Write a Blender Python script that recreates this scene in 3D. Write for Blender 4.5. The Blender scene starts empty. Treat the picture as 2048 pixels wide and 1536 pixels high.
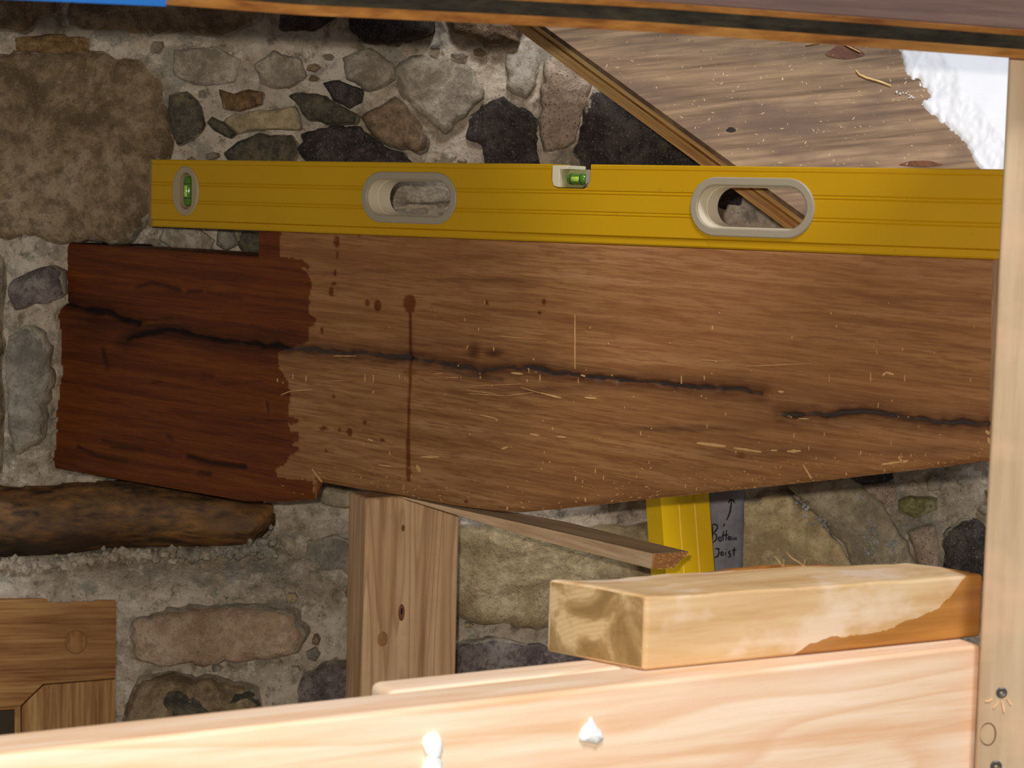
import bpy, bmesh, math, random
import numpy as np
from mathutils import Vector, Matrix
rnd = random.Random(7)
C = bpy.context.scene.collection
sc = bpy.context.scene

# ------------------------------------------------------------------ camera
F, CX, CY = 3850.0, 1024.0, 768.0
up = -Vector((-1041/F, -40832/F, -1)).normalized()
fw = Vector((0, 0, -1))
yw = (fw - up*fw.dot(up)).normalized()
xw = yw.cross(up)
RW = Matrix((xw, yw, up))                    # camera space -> world
EYE = Vector((0, 0, 1.2))
cam = bpy.data.cameras.new('camera'); cam.sensor_width = 36; cam.lens = F*36/2048
cam.dof.use_dof = True; cam.dof.focus_distance = 1.55; cam.dof.aperture_fstop = 17
cam.clip_start = .05
co = bpy.data.objects.new('camera', cam); C.objects.link(co)
co.matrix_world = Matrix.Translation(EYE) @ RW.to_4x4()
sc.camera = co
# ------------------------------------------------------------------ light
w = bpy.data.worlds.new('world'); sc.world = w; w.use_nodes = True
w.node_tree.nodes['Background'].inputs[0].default_value = (.80, .90, 1, 1)
w.node_tree.nodes['Background'].inputs[1].default_value = .12
fl = bpy.data.lights.new('camera_flash', 'POINT'); fl.energy = 36; fl.color = (1, .925, .815); fl.shadow_soft_size = .008
fo = bpy.data.objects.new('camera_flash', fl); C.objects.link(fo)
fo.location = EYE + Vector((-.027, 0, .036))
sn = bpy.data.lights.new('daylight', 'SUN'); sn.energy = 2.5; sn.color = (.93, .96, 1); sn.angle = math.radians(14)
so = bpy.data.objects.new('daylight', sn); C.objects.link(so)
so.rotation_euler = Vector((.12, -.55, .83)).to_track_quat('Z', 'Y').to_euler()
so.location = (0, -1, 3)
sc.view_settings.view_transform = 'Standard'; sc.view_settings.look = 'None'
sc.view_settings.gamma = 1; sc.view_settings.use_curve_mapping = False
sc.view_settings.exposure = 0

# ------------------------------------------------------------------ helpers
def ray(px, py): return RW @ Vector(((px-CX)/F, -(py-CY)/F, -1))
def at_y(px, py, y):
    r = ray(px, py); return EYE + r*(y/r.y)
def at_z(px, py, z):
    r = ray(px, py); return EYE + r*((z-EYE.z)/r.z)
def on(px, py, P, n):
    r = ray(px, py); return EYE + r*((P-EYE).dot(n)/r.dot(n))
RT = RW.transposed()
def proj(p):
    v = RT @ (Vector(p)-EYE); return CX - v.x/v.z*F, CY + v.y/v.z*F
def interp(pts, x): return float(np.interp(x, [p[0] for p in pts], [p[1] for p in pts]))
def yawframe(o, deg): return Matrix.Translation(o) @ Matrix.Rotation(math.radians(deg), 4, 'Z')
WM = {}
def link(name, data, M=None, parent=None):
    o = bpy.data.objects.new(name, data); C.objects.link(o)
    M = M if M is not None else Matrix.Identity(4)
    WM[o.name] = M
    if parent: o.parent = parent; o.matrix_basis = WM[parent.name].inverted() @ M
    else: o.matrix_basis = M
    return o
def mesh(name, V, Fc, mat, M=None, parent=None, smooth=False, local=False, bev=0):
    M = M if M is not None else (WM[parent.name] if parent else Matrix.Identity(4))
    me = bpy.data.meshes.new(name)
    if not local:
        I = M.inverted(); V = [I @ Vector(v) for v in V]
    me.from_pydata([tuple(v) for v in V], [], Fc)
    bm = bmesh.new(); bm.from_mesh(me)
    bmesh.ops.recalc_face_normals(bm, faces=bm.faces)
    bm.to_mesh(me); bm.free()
    if smooth: me.shade_smooth()
    me.materials.append(mat)
    o = link(name, me, M, parent)
    if bev:
        b = o.modifiers.new('bevel', 'BEVEL'); b.width = bev; b.segments = 3; b.limit_method = 'ANGLE'; b.angle_limit = .6
        me.shade_smooth(); o.modifiers.new('wn', 'WEIGHTED_NORMAL')
    return o
def thing(name, label, cat, M, group=None):
    o = link(name, None, M); o.empty_display_size = .02
    return tag(o, label, cat, group)
def tag(o, label, cat, group=None):
    o['label'] = label; o['category'] = cat
    if group: o['group'] = group
    return o
def loft(sections):
    V = []; Fc = []; n = len(sections[0])
    for s in sections: V += list(s)
    for i in range(len(sections)-1):
        for j in range(n):
            a = i*n+j; b = i*n+(j+1) % n
            Fc.append((a, b, b+n, a+n))
    Fc.append(tuple(range(n))); Fc.append(tuple(range((len(sections)-1)*n, len(sections)*n)))
    return V, Fc
def prism(poly, N, t0, t1):
    n = len(poly); V = [Vector(p)+N*t0 for p in poly]+[Vector(p)+N*t1 for p in poly]
    Fc = [tuple(range(n)), tuple(range(n, 2*n))]+[(i, (i+1) % n, (i+1) % n+n, i+n) for i in range(n)]
    return V, Fc
def hsh(i, j, s):
    v = np.sin(i*127.1+j*311.7+s*74.7)*43758.5453
    return v-np.floor(v)
def vnoise(x, y, s=0):
    xi = np.floor(x); yi = np.floor(y); fx = x-xi; fy = y-yi
    fx = fx*fx*(3-2*fx); fy = fy*fy*(3-2*fy)
    a = hsh(xi, yi, s); b = hsh(xi+1, yi, s); c = hsh(xi, yi+1, s); d = hsh(xi+1, yi+1, s)
    return (a*(1-fx)+b*fx)*(1-fy)+(c*(1-fx)+d*fx)*fy
def fbm(x, y, s=0, o=4):
    t = 0; a = 1; q = 0
    for k in range(o): t = t+a*vnoise(x*2**k, y*2**k, s+k); q += a; a *= .5
    return t/q-.5
def in_poly(px, py, poly):
    r = np.zeros(px.shape, bool); n = len(poly)
    for i in range(n):
        x1, y1 = poly[i]; x2, y2 = poly[(i+1) % n]
        if y1 == y2: continue
        c = ((y1 > py) != (y2 > py)) & (px < (x2-x1)*(py-y1)/(y2-y1)+x1)
        r ^= c
    return r
def seg_dist(px, py, pl):
    d = np.full(px.shape, 1e9)
    for (x1, y1), (x2, y2) in zip(pl, pl[1:]):
        L = (x2-x1)**2+(y2-y1)**2+1e-9
        t = np.clip(((px-x1)*(x2-x1)+(py-y1)*(y2-y1))/L, 0, 1)
        d = np.minimum(d, np.hypot(px-x1-t*(x2-x1), py-y1-t*(y2-y1)))
    return d

# ------------------------------------------------------------------ materials
def srgb(r, g, b):
    f = lambda c: (c/255/12.92) if c/255 <= .04045 else ((c/255+.055)/1.055)**2.4
    return (f(r), f(g), f(b), 1)
class NT:
    def __init__(s, name, rough=.7, spec=.3):
        s.m = bpy.data.materials.new(name); s.m.use_nodes = True; s.t = s.m.node_tree
        s.b = s.t.nodes['Principled BSDF']; s.b.inputs['Roughness'].default_value = rough
        s.b.inputs['Specular IOR Level'].default_value = spec
        s.tc = s.n('ShaderNodeTexCoord')
    def n(s, k, **kw):
        x = s.t.nodes.new(k)
        for a, v in kw.items(): setattr(x, a, v)
        return x
    def l(s, a, b): s.t.links.new(a, b)
    def mapping(s, scale, rot=(0, 0, 0), src=None, rand=False):
        m = s.n('ShaderNodeMapping'); m.inputs['Scale'].default_value = scale; m.inputs['Rotation'].default_value = rot
        s.l(src or s.tc.outputs['Object'], m.inputs['Vector'])
        if rand:
            oi = s.n('ShaderNodeObjectInfo'); v = s.n('ShaderNodeVectorMath', operation='SCALE')
            v.inputs[0].default_value = (17, 31, 23); s.l(oi.outputs['Random'], v.inputs['Scale']); s.l(v.outputs[0], m.inputs['Location'])
        return m.outputs[0]
    def noise(s, vec, sc_, det=5, rough=.6, dist=0):
        x = s.n('ShaderNodeTexNoise'); x.inputs['Scale'].default_value = sc_; x.inputs['Detail'].default_value = det
        x.inputs['Roughness'].default_value = rough; x.inputs['Distortion'].default_value = dist
        s.l(vec, x.inputs['Vector']); return x.outputs['Fac']
    def ramp(s, fac, stops, interp='LINEAR'):
        r = s.n('ShaderNodeValToRGB'); r.color_ramp.interpolation = interp
        while len(r.color_ramp.elements) < len(stops): r.color_ramp.elements.new(.5)
        for e, (p, c) in zip(r.color_ramp.elements, stops):
            e.position = p; e.color = c if len(c) == 4 else (c[0],)*3+(1,)
        s.l(fac, r.inputs[0]); return r.outputs[0]
    def mix(s, fac, a, b, mode='MIX'):
        x = s.n('ShaderNodeMix', data_type='RGBA', blend_type=mode)
        for k, v in ((0, fac), (6, a), (7, b)):
            if isinstance(v, (int, float)): x.inputs[k].default_value = v
            elif isinstance(v, tuple): x.inputs[k].default_value = v
            else: s.l(v, x.inputs[k])
        return x.outputs[2]
    def bump(s, h, strength=.4, dist=.002, prev=None):
        x = s.n('ShaderNodeBump'); x.inputs['Strength'].default_value = strength; x.inputs['Distance'].default_value = dist
        s.l(h, x.inputs['Height'])
        if prev: s.l(prev, x.inputs['Normal'])
        return x.outputs[0]
    def out(s, col=None, nor=None, rough=None):
        if col is not None:
            if isinstance(col, tuple): s.b.inputs['Base Color'].default_value = col
            else: s.l(col, s.b.inputs['Base Color'])
        if nor is not None: s.l(nor, s.b.inputs['Normal'])
        if rough is not None: s.l(rough, s.b.inputs['Roughness'])
        return s.m
def G(v): return (v, v, v, 1)

def wood(name, light, mid, dark, along='X', grain=60, stretch=.05, ring=0, ringsc=14, rough=.65, blot=.25, blotc=None, bumps=.25, ringst=.16, spec=.3):
    s = NT(name, rough, spec)
    st = {'X': (stretch, 1, 1), 'Y': (1, stretch, 1), 'Z': (1, 1, stretch)}[along]
    v = s.mapping(st)
    n1 = s.noise(v, grain, 6, .65, .3)
    n2 = s.noise(v, grain*4, 4, .6)
    col = s.ramp(n1, [(.36, dark), (.5, mid), (.63, light)])
    col = s.mix(.35, col, s.ramp(n2, [(.35, dark), (.6, light)]), 'MIX')
    if ring:
        st2 = {'X': (ringst, 1, 1), 'Y': (1, ringst, 1), 'Z': (1, 1, ringst)}[along]
        v2 = s.mapping(st2)
        wv = s.n('ShaderNodeTexNoise'); wv.inputs['Scale'].default_value = ringsc; wv.inputs['Detail'].default_value = 1.5; wv.inputs['Roughness'].default_value = .4
        s.l(v2, wv.inputs['Vector'])
        mm = s.n('ShaderNodeMath', operation='MULTIPLY'); mm.inputs[1].default_value = 14; s.l(wv.outputs['Fac'], mm.inputs[0])
        fr = s.n('ShaderNodeMath', operation='FRACT'); s.l(mm.outputs[0], fr.inputs[0])
        rr = s.ramp(fr.outputs[0], [(.0, G(0)), (.6, G(.15)), (.9, G(1)), (1, G(0))])
        f2 = s.n('ShaderNodeMath', operation='MULTIPLY'); f2.inputs[1].default_value = ring; s.l(rr, f2.inputs[0])
        col = s.mix(f2.outputs[0], col, dark)
    if blot:
        nb = s.noise(s.mapping((.5, 1, 1)), 14, 4, .6)
        fb = s.ramp(nb, [(.48, G(0)), (.62, G(blot))])
        col = s.mix(fb, col, blotc or dark)
    nb = s.bump(n2, bumps, .001, s.bump(n1, bumps, .0015))
    return s.out(col, nb)

def stone(name, c1, c2, c3, sc_=22, rough=.85, pit=0, bump=.7, speck=.4):
    c1, c2, c3 = [tuple(min(.85, x*(1.12 if 'slate' in name else 1.32)) for x in c[:3])+(1,) for c in (c1, c2, c3)]
    s = NT(name, rough, .25)
    v = s.mapping((1, 1, 1), rand=True)
    a = s.noise(v, sc_, 7, .68, .6); b = s.noise(v, sc_*5, 6, .7); c = s.noise(v, sc_*28, 3, .7)
    col = s.ramp(a, [(.38, c1), (.5, c2), (.62, c3)])
    col = s.mix(s.ramp(b, [(.38, G(.75)), (.52, G(0))]), col, c1)
    col = s.mix(s.ramp(b, [(.54, G(0)), (.66, G(.6))]), col, c3)
    col = s.mix(s.ramp(c, [(.58, G(0)), (.72, G(speck))]), col, srgb(215, 205, 190))
    col = s.mix(s.ramp(c, [(.28, G(.6)), (.42, G(0))]), col, srgb(50, 44, 38))
    at = s.n('ShaderNodeAttribute'); at.attribute_name = 'smear'
    e1 = s.noise(v, 34, 6, .72, .4)
    m1 = s.n('ShaderNodeMath', operation='MULTIPLY_ADD'); s.l(e1, m1.inputs[0]); m1.inputs[1].default_value = 2.0; m1.inputs[2].default_value = -1.0
    m2 = s.n('ShaderNodeMath', operation='ADD'); s.l(m1.outputs[0], m2.inputs[0]); s.l(at.outputs['Fac'], m2.inputs[1])
    mc = s.ramp(s.noise(s.mapping((1, 1, 1)), 55, 5, .7), [(.4, srgb(146, 134, 116)), (.6, srgb(196, 184, 166))])
    mc = s.mix(s.ramp(c, [(.28, G(.7)), (.4, G(0))]), mc, srgb(70, 60, 50))
    col = s.mix(s.ramp(m2.outputs[0], [(.60, G(0)), (.70, G(.92))]), col, mc)
    nb = s.bump(a, bump, .012); nb = s.bump(b, bump, .004, nb); nb = s.bump(c, bump*.6, .0012, nb)
    if pit:
        p = s.n('ShaderNodeTexVoronoi'); p.inputs['Scale'].default_value = 330; s.l(v, p.inputs['Vector'])
        pr = s.ramp(p.outputs['Distance'], [(.12, G(0)), (.35, G(1))]); col = s.mix(s.ramp(p.outputs['Distance'], [(.08, G(pit)), (.3, G(0))]), col, srgb(60, 50, 42))
        nb = s.bump(pr, .6, .001, nb)
    return s.out(col, nb)

ST = dict(
    boulder=stone('boulder_stone', srgb(90, 74, 54), srgb(126, 106, 78), srgb(150, 132, 106), 16, speck=.25),
    dark=stone('dark_slate', srgb(42, 37, 35), srgb(66, 58, 55), srgb(88, 78, 72), 20),
    brown=stone('brown_stone', srgb(88, 72, 54), srgb(120, 98, 74), srgb(150, 126, 98), 20),
    orange=stone('orange_stone', srgb(90, 68, 42), srgb(136, 104, 62), srgb(150, 128, 98), 40),
    tan=stone('tan_sandstone', srgb(126, 110, 82), srgb(156, 138, 104), srgb(178, 160, 128), 15, bump=.8, speck=.2),
    grey=stone('grey_stone', srgb(104, 97, 86), srgb(132, 123, 110), srgb(156, 146, 132), 16, speck=.15),
    slate=stone('mossy_slate', srgb(62, 60, 50), srgb(92, 86, 72), srgb(120, 106, 80), 30),
    purple=stone('purple_grey_stone', srgb(74, 62, 60), srgb(104, 92, 88), srgb(134, 124, 116), 26),
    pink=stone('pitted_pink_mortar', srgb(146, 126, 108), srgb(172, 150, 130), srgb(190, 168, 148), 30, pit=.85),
    pale=stone('pale_limestone', srgb(126, 114, 98), srgb(156, 142, 124), srgb(184, 172, 154), 30, speck=.3),
    red=stone('reddish_stone', srgb(134, 108, 84), srgb(158, 132, 106), srgb(176, 154, 130), 14, bump=.8, speck=.2),
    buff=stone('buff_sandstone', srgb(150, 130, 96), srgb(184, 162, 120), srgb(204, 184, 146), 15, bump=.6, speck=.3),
    green=stone('green_banded_stone', srgb(104, 100, 58), srgb(136, 130, 80), srgb(176, 168, 132), 50),
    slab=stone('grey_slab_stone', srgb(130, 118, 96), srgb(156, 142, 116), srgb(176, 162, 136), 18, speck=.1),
    white=stone('white_lichen', srgb(150, 150, 150), srgb(180, 180, 182), srgb(205, 205, 208), 60),
)
def mortar():
    s = NT('lime_mortar', .9, .2)
    v = s.mapping((1, 1, 1))
    a = s.noise(v, 9, 6, .65, .5); b = s.noise(v, 60, 7, .7, .3); c = s.noise(v, 420, 3, .7)
    col = s.ramp(a, [(.36, srgb(146, 132, 114)), (.46, srgb(176, 160, 140)), (.56, srgb(198, 182, 162)), (.66, srgb(216, 202, 184))])
    col = s.mix(s.ramp(b, [(.36, G(.8)), (.47, G(0))]), col, srgb(112, 102, 84))
    col = s.mix(s.ramp(b, [(.54, G(0)), (.62, G(.8))]), col, srgb(214, 202, 184))
    a2 = s.noise(s.mapping((1, 1, 1.4)), 21, 6, .66)
    col = s.mix(s.ramp(a2, [(.55, G(0)), (.60, G(.6))]), col, srgb(132, 128, 118))
    a3 = s.noise(s.mapping((1, 1.3, 1.9)), 16, 6, .7)
    col = s.mix(s.ramp(a3, [(.59, G(0)), (.65, G(.4))]), col, srgb(156, 130, 96))
    col = s.mix(s.ramp(c, [(.30, G(.85)), (.39, G(0))]), col, srgb(48, 42, 36))
    col = s.mix(s.ramp(c, [(.62, G(0)), (.70, G(.7))]), col, srgb(232, 222, 206))
    nb = s.bump(b, .8, .004); nb = s.bump(c, .6, .0012, nb)
    return s.out(col, nb)
def simple(name, col, rough=.5, spec=.5, **kw):
    s = NT(name, rough, spec)
    for k, v in kw.items(): s.b.inputs[k.replace('_', ' ')].default_value = v
    return s.out(col)
M_mortar = mortar()
def yellow():
    s = NT('yellow_enamel', .42, .4)
    v = s.mapping((1, 1, 1))
    a = s.noise(v, 160, 5, .7); b = s.noise(s.mapping((1, 1, .35)), 55, 4, .7); a3 = s.noise(v, 8, 3, .5)
    col = s.ramp(a3, [(.3, srgb(194, 146, 2)), (.7, srgb(202, 156, 3))])
    col = s.mix(s.ramp(a, [(.26, G(.55)), (.36, G(0))]), col, srgb(120, 84, 10))
    col = s.mix(s.ramp(b, [(.24, G(.6)), (.33, G(0))]), col, srgb(140, 98, 14))
    return s.out(col, s.bump(a, .08, .0005))
M_yel = yellow()
M_yel_lit = M_yel.copy(); M_yel_lit.name = 'yellow_enamel_lit'  # same enamel with extra light put into its colour for the upright level
for n_ in M_yel_lit.node_tree.nodes:
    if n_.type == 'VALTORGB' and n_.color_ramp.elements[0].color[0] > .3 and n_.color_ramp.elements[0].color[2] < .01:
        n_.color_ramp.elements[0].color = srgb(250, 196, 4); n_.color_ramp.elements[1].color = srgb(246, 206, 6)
M_groove = simple('groove_dirt', srgb(150, 108, 8), .7, .2)
M_bezel = simple('grey_plastic', srgb(160, 148, 126), .5, .4)
M_cream = simple('cream_plastic', srgb(226, 214, 188), .45, .4)
M_oval = simple('translucent_white_plastic', srgb(170, 150, 118), .4, .4)
M_green = simple('green_vial_liquid', srgb(84, 130, 40), .12, .8, Transmission_Weight=.15)
M_lime = simple('lime_bubble', srgb(180, 215, 80), .1, .9)
M_clear = simple('clear_acrylic', srgb(165, 165, 105), .15, .7, Transmission_Weight=.25)
M_black = simple('black_ink', srgb(28, 26, 34), .6, .2)
M_endcap = simple('dusty_grey_edge', srgb(140, 112, 72), .6, .3)

def beam_mat():
    s = NT('oak_beam_wood', .55, .3)
    v = s.mapping((.045, 1, 1))
    n1 = s.noise(v, 110, 7, .72, .5); n2 = s.noise(s.mapping((.07, 1, 1)), 520, 4, .65, .2); n3 = s.noise(s.mapping((.25, 1, 1)), 9, 4, .6, .6)
    dry = s.ramp(n1, [(.36, srgb(128, 84, 46)), (.48, srgb(154, 108, 64)), (.62, srgb(172, 126, 82))])
    dry = s.mix(s.ramp(n2, [(.4, G(.6)), (.52, G(0))]), dry, srgb(118, 70, 38))
    dry = s.mix(s.ramp(n3, [(.42, G(.4)), (.6, G(0))]), dry, srgb(146, 96, 56))
    wet = s.ramp(n1, [(.36, srgb(84, 38, 10)), (.5, srgb(108, 52, 14)), (.62, srgb(122, 64, 20))])
    wet = s.mix(s.ramp(n2, [(.35, G(.4)), (.55, G(0))]), wet, srgb(72, 32, 8))
    wet = s.mix(s.ramp(n3, [(.36, G(.3)), (.46, G(0))]), wet, srgb(66, 32, 10))
    def at(nm):
        a = s.n('ShaderNodeAttribute'); a.attribute_name = nm; return a.outputs['Fac']
    col = s.mix(at('coat'), dry, wet)
    hal = s.mix(1.0, col, srgb(120, 90, 78), 'MULTIPLY')
    col = s.mix(at('halo'), col, hal)
    col = s.mix(at('crack'), col, s.mix(at('coat'), srgb(58, 54, 54), srgb(14, 10, 10)))
    nb = s.bump(n2, .25, .0008, s.bump(n1, .25, .001))
    return s.out(col, nb)
M_beam = beam_mat()
M_end = wood('sawn_oak_end', srgb(226, 180, 136), srgb(206, 158, 116), srgb(170, 120, 84), 'Z', 120, .2)
M_chip = simple('pale_oak_splinter', srgb(205, 160, 108), .8, .2)
M_fir = wood('pale_fir', srgb(252, 228, 202), srgb(244, 214, 184), srgb(228, 178, 134), 'X', 30, .06, ring=.6, ringsc=11, blot=.3, blotc=srgb(248, 212, 190))
M_fir_block = wood('weathered_fir_block', srgb(232, 205, 160), srgb(218, 186, 138), srgb(190, 150, 98), 'X', 60, .06, ring=.12, blot=.5, blotc=srgb(238, 222, 196))
M_post = wood('douglas_fir_post', srgb(232, 196, 154), srgb(216, 174, 130), srgb(160, 114, 76), 'Z', 40, .03, ring=.55, ringsc=30, ringst=.06, blot=.3, blotc=srgb(172, 142, 98))
M_rpost = wood('greyed_fir_post', srgb(206, 184, 154), srgb(192, 164, 130), srgb(172, 142, 112), 'Z', 22, .08, ring=.1, blot=.7, blotc=srgb(218, 176, 144))
M_lath = wood('dull_lath_wood', srgb(240, 212, 176), srgb(222, 188, 148), srgb(180, 144, 108), 'X', 60, .06, blot=.3, blotc=srgb(150, 122, 94))
M_oak = wood('oak_frame_horizontal', srgb(186, 140, 86), srgb(160, 108, 58), srgb(112, 62, 24), 'X', 95, .045, blot=.1, spec=.3)
M_oakv = wood('oak_frame_vertical', srgb(194, 150, 96), srgb(164, 116, 66), srgb(116, 72, 32), 'Z', 95, .045, blot=.1)
M_plyface = wood('weathered_plywood_face', srgb(180, 148, 114), srgb(144, 115, 88), srgb(88, 68, 54), 'X', 44, .07, ring=.25, ringsc=10, blot=.8, blotc=srgb(112, 88, 74))
M_plytop = wood('brown_plywood_face', srgb(124, 96, 84), srgb(106, 80, 70), srgb(84, 62, 56), 'X', 40, .1, blot=.3)
M_orange = wood('orange_veneer', srgb(186, 132, 66), srgb(158, 100, 40), srgb(104, 56, 22), 'X', 60, .2, blot=.3, blotc=srgb(120, 76, 50))
M_veneer = wood('sawn_veneer', srgb(252, 216, 150), srgb(238, 182, 112), srgb(176, 110, 62), 'X', 80, .04, blot=.2)
M_core = wood('mouldy_core', srgb(64, 60, 46), srgb(44, 40, 32), srgb(26, 22, 18), 'X', 90, .3, blot=.2)
M_stripe = wood('edge_veneer', srgb(250, 222, 162), srgb(232, 190, 122), srgb(180, 112, 60), 'X', 70, .05, blot=.2)
M_blue = simple('blue_paint', srgb(38, 118, 210), .5, .4)
M_lintel = wood('old_oak_lintel', srgb(168, 116, 62), srgb(96, 72, 50), srgb(40, 32, 27), 'X', 40, .35, blot=.85, blotc=srgb(56, 46, 38), bumps=1.0)
M_metal = simple('grey_screw_metal', srgb(92, 88, 86), .45, .5, Metallic=.5)
M_darkwood = simple('dark_knot', srgb(124, 90, 68), .8, .2)
def snow_mat():
    s = NT('snow', .55, .4)
    v = s.mapping((1, 1, 1)); a = s.noise(v, 500, 4, .7); b = s.noise(v, 110, 5, .7)
    s.b.inputs['Subsurface Weight'].default_value = .35; s.b.inputs['Subsurface Radius'].default_value = (.004, .004, .005); s.b.inputs['Subsurface Scale'].default_value = 1
    return s.out(srgb(248, 247, 252), s.bump(a, .35, .001, s.bump(b, .2, .001)))
M_snow = snow_mat()
def tape_mat():
    s = NT('silver_duct_tape', .42, .4)
    w_ = s.noise(s.mapping((1, 1, .1)), 500, 3, .6); b = s.noise(s.mapping((1, 1, 1)), 40, 4, .6)
    col = s.ramp(b, [(.4, srgb(120, 117, 126)), (.6, srgb(142, 139, 149))])
    return s.out(s.mix(s.ramp(w_, [(.4, G(.3)), (.6, G(0))]), col, srgb(112, 110, 116)), s.bump(w_, .15, .0005))
M_tape = tape_mat()

# ------------------------------------------------------------------ floor and stone wall
D = 1.80
fs = NT('dusty_floor', .9, .2); nz = fs.noise(fs.mapping((1, 1, 1)), 6, 7, .7)
M_floor = fs.out(fs.ramp(nz, [(.3, srgb(92, 84, 74)), (.7, srgb(134, 124, 110))]), fs.bump(nz, .5, .01))
V, Fc = prism([Vector((-1.5, -.6, 0)), Vector((1.6, -.6, 0)), Vector((1.6, 2.2, 0)), Vector((-1.5, 2.2, 0))], Vector((0, 0, 1)), -.1, 0)
floor = mesh('floor', V, Fc, M_floor); floor['kind'] = 'structure'

POCKET = [(147, 486), (300, 492), (420, 500), (470, 540), (470, 960), (440, 996), (300, 974), (105, 940), (112, 860), (124, 760), (124, 690), (118, 620), (150, 595), (149, 540)]
LINT = [(-400, 972), (0, 972), (250, 964), (420, 985), (545, 1010), (548, 1050), (520, 1095), (300, 1102), (180, 1112), (0, 1124), (-400, 1124)]
WINF = [(-400, 1232), (0, 1200), (245, 1186), (240, 1700), (-400, 1700)]
gx = np.concatenate([np.linspace(-1.45, -.56, 45), np.arange(-.555, .56, .0019), np.linspace(.565, 1.5, 45)])
gz = np.concatenate([np.linspace(0, .76, 40), np.arange(.765, 1.42, .0019), np.linspace(1.425, 2.1, 40)])
XX, ZZ = np.meshgrid(gx, gz)
P = np.stack([XX, np.full(XX.shape, D), ZZ-EYE.z], -1) @ np.array(RT).T
PX = CX - P[..., 0]/P[..., 2]*F; PY = CY + P[..., 1]/P[..., 2]*F
Hh = fbm(XX*7, ZZ*7, 1, 3)*.022 + fbm(XX*34, ZZ*34, 5, 4)*.010 + fbm(XX*170, ZZ*170, 9, 3)*.0035
calm = np.clip((PY-1115)/20, 0, 1)*np.clip((1195-PY)/10, 0, 1)*np.clip((640-PX)/60, 0, 1)
Hh = Hh*(1-.6*calm)
# mortar ledge below the old lintel
t = np.clip((PY-1095)/85, 0, 1); Hh += (t*t*(3-2*t))*.035*np.clip((720-PX)/120, 0, 1)*(PY > 1060)
Hh += -.012*np.clip((PY-1060)/40, 0, 1)*np.clip((1115-PY)/15, 0, 1)*np.clip((600-PX)/60, 0, 1)
# lip around the beam pocket
Hh += .020*np.exp(-((PX-70)/70.)**2)*np.exp(-(np.maximum(0, np.abs(PY-720)-230)/50.)**2)
jx = PX + fbm(XX*60, ZZ*60, 21, 3)*14; jy = PY + fbm(XX*60, ZZ*60, 27, 3)*8
pk = in_poly(jx, jy, POCKET); Hh = np.where(pk, -.17, Hh)
Hh = np.where(in_poly(PX, PY, [(p[0], p[1]) for p in LINT]), -.06, Hh)
Hh = np.where(in_poly(PX, PY, WINF), -.16, Hh)
# dark joints in the shaded top strip
def wall_h(x, z):
    i = int(np.argmin(abs(gx-x))); j = int(np.argmin(abs(gz-z))); return Hh[j, i]
nx, nzr = len(gx), len(gz)
V = np.stack([XX, D-Hh, ZZ], -1).reshape(-1, 3)
idx = np.arange(nx*nzr).reshape(nzr, nx)
Q = np.stack([idx[:-1, :-1], idx[:-1, 1:], idx[1:, 1:], idx[1:, :-1]], -1).reshape(-1, 4)
me = bpy.data.meshes.new('wall_back'); 
me.vertices.add(len(V)); me.vertices.foreach_set('co', V.ravel())
me.loops.add(Q.size); me.loops.foreach_set('vertex_index', Q.ravel().astype(np.int32))
me.polygons.add(len(Q)); me.polygons.foreach_set('loop_start', np.arange(0, Q.size, 4, dtype=np.int32))
me.update(calc_edges=True); me.shade_smooth(); me.materials.append(M_mortar)
wall = link('wall_back', me); wall['kind'] = 'structure'
bv = [(-1.45, D+.19, 0), (1.5, D+.19, 0), (1.5, D+.19, 2.1), (-1.45, D+.19, 2.1), (-1.45, D+.24, 0), (1.5, D+.24, 0), (1.5, D+.24, 2.1), (-1.45, D+.24, 2.1)]
bk = mesh('rubble_core', bv, [(0, 1, 2, 3), (4, 5, 6, 7), (0, 1, 5, 4), (1, 2, 6, 5), (2, 3, 7, 6), (3, 0, 4, 7)], M_mortar, parent=wall)

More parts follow.
